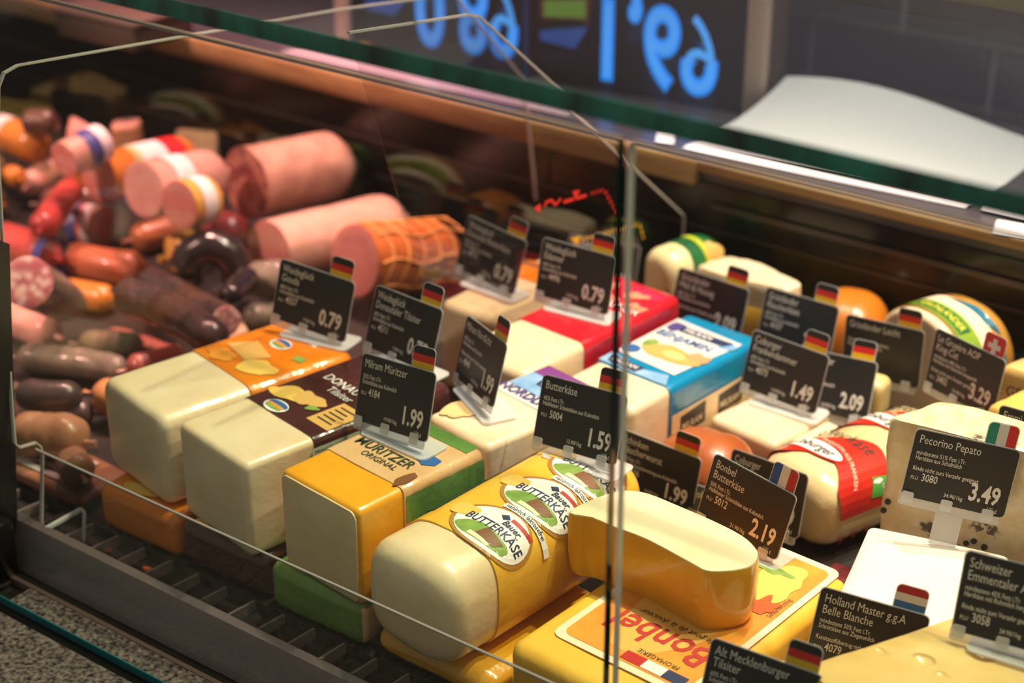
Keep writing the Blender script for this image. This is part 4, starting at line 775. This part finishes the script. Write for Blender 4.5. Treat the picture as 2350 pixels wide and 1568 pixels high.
# ================================================================== sausages and hams
def loftpath(pts, rad, n=22, sq=None):
    """tube through points with a radius at each"""
    R = []; N_ = len(pts); up = Vector((0, 0, 1))
    for i in range(N_):
        d = (pts[min(i + 1, N_ - 1)] - pts[max(i - 1, 0)]).normalized(); s = d.cross(up).normalized() if abs(d.z) < .98 else Vector((1, 0, 0)); u = s.cross(d)
        R.append([pts[i] + (s * math.cos(2 * math.pi * j / n) + u * math.sin(2 * math.pi * j / n)) * rad[i] for j in range(n)])
    return R
def sausage(name, label, a, b, r, mat, cut=None, cutmat=None, bend=0., lift_=0., bands=(), jit=.0, seed=0, nub=True, cat='sausage', group=None, net=None, tiltcut=0., taper=1.):
    """a, b: axis ends (world). cut: 'a', 'b' or None = rounded ends. bands: (f0, f1, material, name)"""
    a, b = Vector(a), Vector(b); L = (b - a).length; d = (b - a) / L; sd = d.cross(Vector((0, 0, 1))).normalized(); org = Vector(((a.x + b.x) / 2, (a.y + b.y) / 2, min(a.z, b.z) - r))
    def P(f): return a + d * (L * f) + sd * (bend * 4 * f * (1 - f)) + Vector((0, 0, lift_ * 4 * f * (1 - f))) - org
    def rr(f): return r * (1 + (taper - 1) * f)
    t = thing(name, label, cat, org, 0, group)
    fs = [i / 14 for i in range(15)]; re = min(r * .9, L * .3) / L; st = []
    def endst(f0, sg, R_):
        return [(f0 + sg * re * (1 - math.cos(q)), R_ * max(.14, math.sin(q))) for q in [math.pi / 2 * i / 6 for i in range(0, 7)]]
    st += [(0, rr(0))] if cut == 'a' or cut == 'ab' else endst(0, 1, rr(0))
    lo = 0 if cut in ('a', 'ab') else re; hi = 1 if cut in ('b', 'ab') else 1 - re
    st += [(lo + (hi - lo) * i / 10, rr(lo + (hi - lo) * i / 10)) for i in range(1, 10)]
    st += [(1, rr(1))] if cut in ('b', 'ab') else endst(1, -1, rr(1))[::-1]
    R = loftpath([P(f) for f, _ in st], [q for _, q in st])
    if jit:
        R = [[p + (p - P(st[i][0])).normalized() * jit * (noise.noise(p * 45 + Vector((seed, 0, 0))) + .5 * noise.noise(p * 110)) for p in ring] for i, ring in enumerate(R)]
    mesh('casing', *ringsVF([r_[::-1] for r_ in R]), mat, t)
    for which in ('a', 'b'):
        if cut and which in cut:
            f = 0 if which == 'a' else 1; c = P(f); dd = -d if which == 'a' else d; i = 0 if which == 'a' else -1; ring = [p + dd * .0012 for p in R[i]]
            in_ = [[c + dd * .0016 + (p - c) * k for p in R[i]] for k in (.97, .6, .25)]
            rs = [ring] + in_; rs = rs if which == 'b' else [q[::-1] for q in rs]
            mesh('cut_face', *ringsVF([q[::-1] for q in rs], False, True), cutmat, t)
        elif nub:
            f = 0 if which == 'a' else 1; c = P(f); dd = -d if which == 'a' else d; r0 = rr(f)
            mesh('tied_end', *ringsVF([q[::-1] for q in loftpath([c - dd * .004, c + dd * .006, c + dd * .014], [r0 * .16, r0 * .12, r0 * .18], 10)]), mat, t)
    for f0, f1, bm_, nm in bands:
        mesh(nm, *ringsVF([q[::-1] for q in loftpath([P(f0 + (f1 - f0) * i / 5) for i in range(6)], [rr(f0 + (f1 - f0) * i / 5) + .0012 for i in range(6)])], False, False), bm_, t)
    if net:
        for k in range(6):
            f = .12 + .16 * k; q = loftpath([P(f)], [rr(f) + .0015], 24)[0] if False else None
            c = P(f); sdv = d.cross(Vector((0, 0, 1))).normalized(); uv = sdv.cross(d); ring = [c + d * .006 * math.sin(3 * th) + (sdv * math.cos(th) + uv * math.sin(th)) * (rr(f) + .0012) for th in [2 * math.pi * j / 28 for j in range(28)]]
            rs = [[p + (p - c).normalized() * .0018 * math.cos(q_) + d * .0018 * math.sin(q_) for p in ring] for q_ in [2 * math.pi * i / 6 for i in range(7)]]
            mesh('net_string', *ringsVF(rs, False, False), net, t)
        for k in range(8):
            th = 2 * math.pi * k / 8 + .2; sdv = d.cross(Vector((0, 0, 1))).normalized(); uv = sdv.cross(d); pp = [P(.04 + .9 * i / 10) + (sdv * math.cos(th + .1 * math.sin(i)) + uv * math.sin(th + .1 * math.sin(i))) * (rr(.5) + .0012) for i in range(11)]
            mesh('net_string', *ringsVF(loftpath(pp, [.0018] * 11, 6)), net, t)
    return t
SA = lambda n, a, b=None, rough=.35, **k: M(n, a, rough, c2=b or a, scale=k.pop('scale', 22), bump=k.pop('bump', .3), bscale=k.pop('bscale', 50), coat=.45, **k)
C_PINK = SA('casing_pink', '#d9a596', '#cf988a'); C_HAM = SA('casing_ham', '#d9a893', '#c58e7c', scale=30); C_OR = SA('casing_orange', '#d98a3c', '#c97828'); C_YEL = SA('casing_yellow', '#e6b25c', '#d9993a', scale=12); C_BRN = SA('casing_brown', '#b8724c', '#a4613e')
C_DK = SA('casing_dark', '#40302f', '#211818', .3, scale=35, bump=.9, bscale=40, stretch=(1, 1, 1)); C_GREY = SA('casing_mould', '#7a6b5e', '#5f5247', .7, scale=40); C_TAN = SA('casing_tan', '#cf9a78', '#bf8866'); C_RED = SA('casing_red', '#c4504a', '#b3403e'); C_RBR = SA('casing_redbrown', '#9b5148', '#87423c'); C_BLK = SA('casing_black', '#2c2324', '#1b1516', .22, scale=30, bump=.6); C_OLV = SA('casing_olive', '#7f7050', '#6a5c40', .6)
F_PNK = SA('meat_pink', '#e2a49c', '#d8968f', .45); F_DPK = SA('meat_rose', '#c98079', '#bd726c', .5); F_MARB = M('meat_marbled', '#b5776a', .45, c2='#7c3f40', scale=38, lo=.42, hi=.58, coat=.2); F_SAL = spots('meat_salami', '#c4707a', '#f2d2c8', 85, .38, .4, '#b8626c', .3); F_SAL2 = spots('meat_salami_fine', '#c26a70', '#efcfc6', 130, .38, .4, None, .3); F_WHT = SA('meat_white', '#e9cfc2', '#e2c4b6', .5)
LB_W = M('band_white', '#f0e4e6', .4); LB_R = M('band_red', '#d8242c', .4); LB_B = M('band_blue', '#4a4f94', .4); LB_G = M('band_green', '#b9c48c', .4); LB_O = M('band_orange', '#e0612c', .4)
SETTLE = {   # how far each piece of the heap is lifted or lowered until it rests on its neighbours
    'big pressed ham roll with marbled cut face lying on top at the rear': -0.044,
    'light pink boiled ham roll below the pressed ham roll': -0.001,
    'orange brown netted ham with rosy cut face beside the card numbered 4711': 0.024,
    'orange cased sausage roll with white and red bands at the rear': -0.029,
    'pink cold cut roll with white label band': 0.021,
    'yellow cased sausage roll with white band before the pressed ham': 0.031,
    'dark red smoked sausage piece below the pressed ham': -0.001,
    'brown orange sausage under the pink cold cut roll': -0.001,
    'wrinkled golden yellow sausage behind the black ring sausage': -0.031,
    'slanted cold cut end with glossy pink face and blue band': 0.002,
    'bright red sausage leaning down towards the front': 0.012,
    'cold cut roll with blue, white and orange bands and rosy face': -0.021,
    'smooth reddish orange sausage lying above the salami half': -0.051,
    'thick red sausage with blue tied end at the left': -0.016,
    'halved salami with white fat flecks on its round cut face': 0.002,
    'orange sausage piece between the salami half and the dark salamis': -0.011,
    'long dark wrinkled salami pointing towards the orange wrapped loaf': 0.049,
    'long dark wrinkled salami with cut end resting beside the black ring': 0.017,
    'dark salami stick with slanted fleck cut face by the card numbered 4557': 0.012,
    'thin reddish salami below the long dark salami': -0.001,
    'mouldy grey salami behind the card numbered 4557': 0.039,
    'mouldy grey salami under the long dark salamis by the loaf': -0.001,
    'pale veal sausage end with whitish cut face beside the orange wrapped loaf': -0.001,
    'grey green mouldy long salami in front of the salami half': -0.019,
    'olive grey mouldy salami lying under the reddish salami': 0.01,
    'reddish brown sausage with white cut end behind the ivory loaf': 0.013,
    'speckled pinkish sausage leaning on the glass behind the corner post': -0.021,
    'dark purple sausage lying above the big tan sausage': 0.024,
    'second dark purple sausage tucked below the first one': -0.001,
    'smooth peach sausage with a crease beside the ivory loaf': -0.019,
    'pale pink sausage end behind the corner post': -0.001,
    'small pink sausage end above the big tan sausage': 0.009,
    'second wrinkled tan sausage standing against the ivory loaf': 0.02,
    'round orange sausage end at the far left': -0.061,
    'small orange sausage end above the round orange one': -0.027,
    'large olive brown roll at the far left edge': -0.014,
    'orange roll with white and green label at the far left': -0.058,
    'dark maroon smoked meat piece at the rear left': -0.045,
    'dark brown smoked sausage lying under the coloured rolls': -0.001,
    'rosy sausage lying under the slanted cold cut end': -0.029,
    'brown sausage under the dark salamis near the black ring': -0.001,
    'ring': -0.018,
}
def ends(pa, pb, rpx, lay=0., za=None, zb=None):
    """axis end pixels -> world points; the roll rests lay above the deck, radius from its pixel half width"""
    z = GZ + .05 + lay
    for _ in range(6):
        d = (depth(pz(*pa, z)) + depth(pz(*pb, z))) / 2; r = rpx * d / FPX; z = GZ + r + lay
    return pz(*pa, za if za is not None else z), pz(*pb, zb if zb is not None else z), r
def SG(name, label, pa, pb, rpx, mat, lay=0., za=None, zb=None, **k):
    up = SETTLE.get(label, 0); lay += up; za = None if za is None else za + up; zb = None if zb is None else zb + up
    a, b, r = ends(pa, pb, rpx, lay, za, zb); return sausage(name, label, a, b, r, mat, **k)
def SY(name, label, pa, pb, rpx, mat, z, k_=0., **k):
    z += SETTLE.get(label, 0)
    a = pz(*pa, z); b = px(*pb, a.x + k_); r = rpx * depth(a) / FPX; b.z = max(b.z, GZ + r * .5); return sausage(name, label, a, b, r, mat, **k)
# hams
SY('ham_roll', 'big pressed ham roll with marbled cut face lying on top at the rear', (565, 420), (795, 372), 84, C_HAM, 0.195, 0.03, cut='a', cutmat=F_MARB, cat='ham', jit=.002, seed=2)
SY('ham_roll', 'light pink boiled ham roll below the pressed ham roll', (618, 578), (915, 505), 74, C_PINK, 0.115, 0.03, cut='a', cutmat=F_DPK, cat='ham', jit=.002, seed=3)
SY('netted_ham', 'orange brown netted ham with rosy cut face beside the card numbered 4711', (815, 598), (1035, 580), 84, SA('ham_orange', '#c9713a', '#b55f2c'), 0.105, 0.03, cut='a', cutmat=F_DPK, cat='ham', net=M('net_cord', '#e0a05a', .7), jit=.002, seed=4, nub=False)
# rolls with coloured bands
SY('sausage_roll', 'orange cased sausage roll with white and red bands at the rear', (228, 408), (440, 360), 58, C_OR, 0.20, 0.0, cut='a', cutmat=F_DPK, bands=((.26, .34, LB_G, 'green_band'), (.34, .60, LB_W, 'white_band'), (.60, .80, LB_R, 'red_band')))
SY('sausage_roll', 'pink cold cut roll with white label band', (330, 435), (506, 398), 66, C_PINK, 0.18, 0.0, cut='a', cutmat=F_PNK, bands=((.22, .45, LB_W, 'white_band'),))
SY('sausage_roll', 'yellow cased sausage roll with white band before the pressed ham', (412, 470), (490, 453), 57, C_YEL, 0.165, 0.0, cut='a', cutmat=F_DPK, bands=((.25, .62, LB_W, 'white_band'),))
SG('sausage_piece', 'dark red smoked sausage piece below the pressed ham', (480, 520), (560, 545), 48, SA('meat_darkred', '#7d3434', '#5e2426'), .0, nub=False)
SG('sausage', 'brown orange sausage under the pink cold cut roll', (300, 552), (430, 522), 36, C_BRN, .0)
SG('sausage', 'wrinkled golden yellow sausage behind the black ring sausage', (385, 592), (465, 575), 57, C_YEL, .03, jit=.004, seed=6)
SY('sausage_piece', 'slanted cold cut end with glossy pink face and blue band', (148, 368), (236, 325), 44, C_PINK, 0.22, 0.0, cut='a', cutmat=spots('meat_pink_shiny', '#e58f8c', '#f6c4bc', 60, .16, .2, '#de8480', .8), bands=((.4, .7, LB_B, 'blue_band'), (.7, .95, LB_W, 'white_band')))
SG('sausage', 'bright red sausage leaning down towards the front', (168, 430), (92, 528), 33, C_RED, .06)
SG('sausage_roll', 'cold cut roll with blue, white and orange bands and rosy face', (245, 520), (160, 512), 46, C_PINK, .02, cut='a', cutmat=F_DPK, bands=((.30, .52, LB_W, 'white_band'), (.52, .60, LB_O, 'orange_band'), (.62, .85, LB_B, 'blue_band')))
SG('sausage', 'smooth reddish orange sausage lying above the salami half', (158, 586), (338, 616), 41, SA('casing_frank', '#c8704a', '#ba6340'), .05, bend=.015)
SG('sausage', 'thick red sausage with blue tied end at the left', (-20, 545), (128, 592), 46, C_RED, .03, bands=((.86, .98, LB_B, 'blue_end'),))
SG('salami', 'halved salami with white fat flecks on its round cut face', (64, 648), (165, 700), 55, C_GREY, .03, .215, .09, cut='a', cutmat=F_SAL, jit=.0015, seed=8, taper=.8)
SG('sausage', 'orange sausage piece between the salami half and the dark salamis', (140, 668), (262, 690), 34, C_OR, .01, nub=False)
# dark salamis
SG('salami', 'long dark wrinkled salami pointing towards the orange wrapped loaf', (272, 672), (500, 786), 44, C_DK, .03, jit=.003, seed=9, bend=-.012)
SG('salami', 'long dark wrinkled salami with cut end resting beside the black ring', (340, 640), (520, 735), 35, C_DK, .045, .09, .13, cut='b', cutmat=F_SAL2, jit=.003, seed=10)
SG('salami', 'dark salami stick with slanted fleck cut face by the card numbered 4557', (520, 690), (566, 640), 30, C_BLK, .05, cut='b', cutmat=F_SAL2, jit=.002, seed=12)
SG('salami', 'thin reddish salami below the long dark salami', (250, 770), (420, 830), 28, C_RBR, .0, jit=.003, seed=13)
SG('sausage', 'mouldy grey salami behind the card numbered 4557', (560, 640), (690, 640), 44, C_GREY, .0, jit=.002, seed=14)
SG('sausage', 'mouldy grey salami under the long dark salamis by the loaf', (560, 740), (690, 700), 34, C_GREY, .0, jit=.002, seed=15)
# ring
RZ = SETTLE.get('ring', 0); a0 = pz(488, 652, GZ + .05 + RZ); rg = thing('ring_sausage', 'glossy black ring sausage bent into a horseshoe', 'sausage', (a0.x, a0.y, GZ + RZ))
sdir, udir = RT, (UP * .88 - FW * .30).normalized(); pts_ = []
for i in range(17):
    th = math.radians(-50 + 280 * i / 16); pts_.append(Vector((0, 0, .062)) + sdir * (.040 * math.cos(th)) + udir * (.046 * math.sin(th)))
rad = [.026 * min(1, .35 + min(i, 16 - i) * .4) for i in range(17)]
mesh('casing', *ringsVF([q[::-1] for q in loftpath(pts_, rad, 18)]), C_BLK, rg); mesh('tied_end', *ringsVF(loftpath([pts_[12] , pts_[12] + Vector((-.012, 0, .022)), pts_[12] + Vector((-.02, 0, .030))], [.002, .0018, .0018], 8)), C_BLK, rg)
# front left
SG('sausage_piece', 'pale veal sausage end with whitish cut face beside the orange wrapped loaf', (556, 772), (500, 790), 36, C_TAN, .0, cut='a', cutmat=F_WHT)
SG('sausage', 'grey green mouldy long salami in front of the salami half', (40, 822), (290, 858), 36, C_GREY, .02, bend=-.01, jit=.002, seed=16)
SG('sausage', 'olive grey mouldy salami lying under the reddish salami', (180, 790), (330, 800), 36, C_OLV, -.0, jit=.002, seed=17)
SG('sausage', 'reddish brown sausage with white cut end behind the ivory loaf', (290, 850), (412, 822), 34, C_RBR, .0, cut='b', cutmat=F_WHT)
SG('sausage', 'speckled pinkish sausage leaning on the glass behind the corner post', (10, 722), (128, 772), 42, C_PINK, .02, jit=.002, seed=18)
SG('sausage', 'dark purple sausage lying above the big tan sausage', (45, 898), (190, 905), 38, SA('casing_purple', '#574446', '#48383a'), .02, bend=.012)
SG('sausage', 'second dark purple sausage tucked below the first one', (70, 945), (215, 950), 34, SA('casing_purple', '#574446', '#48383a'), .0)
SG('sausage', 'smooth peach sausage with a crease beside the ivory loaf', (215, 905), (330, 925), 44, SA('casing_peach', '#dc9a66', '#cf8a56'), .03, jit=.0015, seed=19)
SG('sausage_piece', 'pale pink sausage end behind the corner post', (55, 930), (15, 905), 38, C_PINK, .0, cut='a', cutmat=F_PNK)
SG('sausage_piece', 'small pink sausage end above the big tan sausage', (92, 955), (60, 975), 34, C_PINK, .0, cut='a', cutmat=F_PNK)
SG('sausage', 'big wrinkled tan sausage at the front of the meat side', (20, 1000), (196, 1016), 54, C_TAN, .02, jit=.0025, seed=20, bend=-.01)
SG('sausage', 'second wrinkled tan sausage standing against the ivory loaf', (158, 1050), (188, 1092), 40, C_TAN, .0, jit=.003, seed=21)
PKX, PKY = pz(80, 1128, GZ + .022).x - .022, 1.136; PKP = superprof(.150, .022, 2.8)
t = thing('sausage_package', 'flat pink vacuum package with white printed label at the vent', 'package', (PKX, PKY, GZ))
mesh('pack', *loafVF(PKP, 0, .085, .010, .010, 0, .0012, 31), SA('pack_pink', '#c9896c', '#bb7758'), t); wl = Wrap(PKP, .0022)
stamp(t, 'label', rect2(-.058, .034, .012, .070, 6, 6), wl, LB_W)
for k in range(3): stamp(t, 'label_print', rect2(-.035, .012 - .01 * k, .022 + .014 * k, .0255 + .014 * k, 2, 1), lift(wl, .0006), P_DK)
# rear left
SG('sausage', 'round orange sausage end at the far left', (0, 468), (-60, 450), 34, C_OR, .06)
SG('sausage', 'small orange sausage end above the round orange one', (46, 412), (20, 398), 24, C_OR, .08)
SG('sausage_roll', 'large olive brown roll at the far left edge', (-10, 400), (-60, 380), 44, C_OLV, .06)
SG('sausage_roll', 'orange roll with white and green label at the far left', (96, 338), (-10, 300), 42, C_OR, .12, nub=False, bands=((.62, .86, LB_W, 'white_band'), (.88, .99, M('band_teal', '#1f7a5a', .4), 'green_band')))
SG('sausage_piece', 'dark maroon smoked meat piece at the rear left', (50, 280), (135, 282), 32, SA('meat_maroon', '#5c3236', '#4c282c'), .16, nub=False)
def wedge(label, pxs, z0, z1, m1, m2):
    P_ = [pz(u, v, z1) for u, v in pxs]; c = sum(P_, Vector()) / len(P_); t = thing('sausage_wedge', label, 'sausage', (c.x, c.y, z0)); pl = [(p.x - c.x, p.y - c.y) for p in P_]
    soft_prism(t, 'body', pl, 0, z1 - z0 - .002, m1, .006, .002, 3); soft_prism(t, 'cut_face', [(a * .94, b * .94) for a, b in pl], z1 - z0 - .006, z1 - z0, m2, .002, .001, 3)
wedge('orange rinded pate wedge with pink face at the rear left', [(150, 318), (232, 322), (215, 292), (162, 262)], GZ, .150, C_OR, F_PNK)
wedge('tan pate piece with pink top at the rear left', [(252, 292), (318, 288), (326, 270), (262, 274)], GZ, .155, C_TAN, F_PNK)
wedge('olive slab imitating a reflection in the rear panel above the pink rolls', [(392, 345), (500, 345), (500, 300), (405, 292)], GZ, .150, C_OLV, C_OLV)  # solid slab put in for an olive reflection on the rear panel
SG('sausage', 'dark brown smoked sausage lying under the coloured rolls', (90, 470), (240, 460), 40, SA('casing_smoke', '#6a4234', '#57342a'), .0)
SG('sausage', 'rosy sausage lying under the slanted cold cut end', (60, 430), (120, 385), 30, C_PINK, .05)
SG('sausage', 'brown sausage under the dark salamis near the black ring', (330, 690), (470, 700), 40, C_BRN, .0)
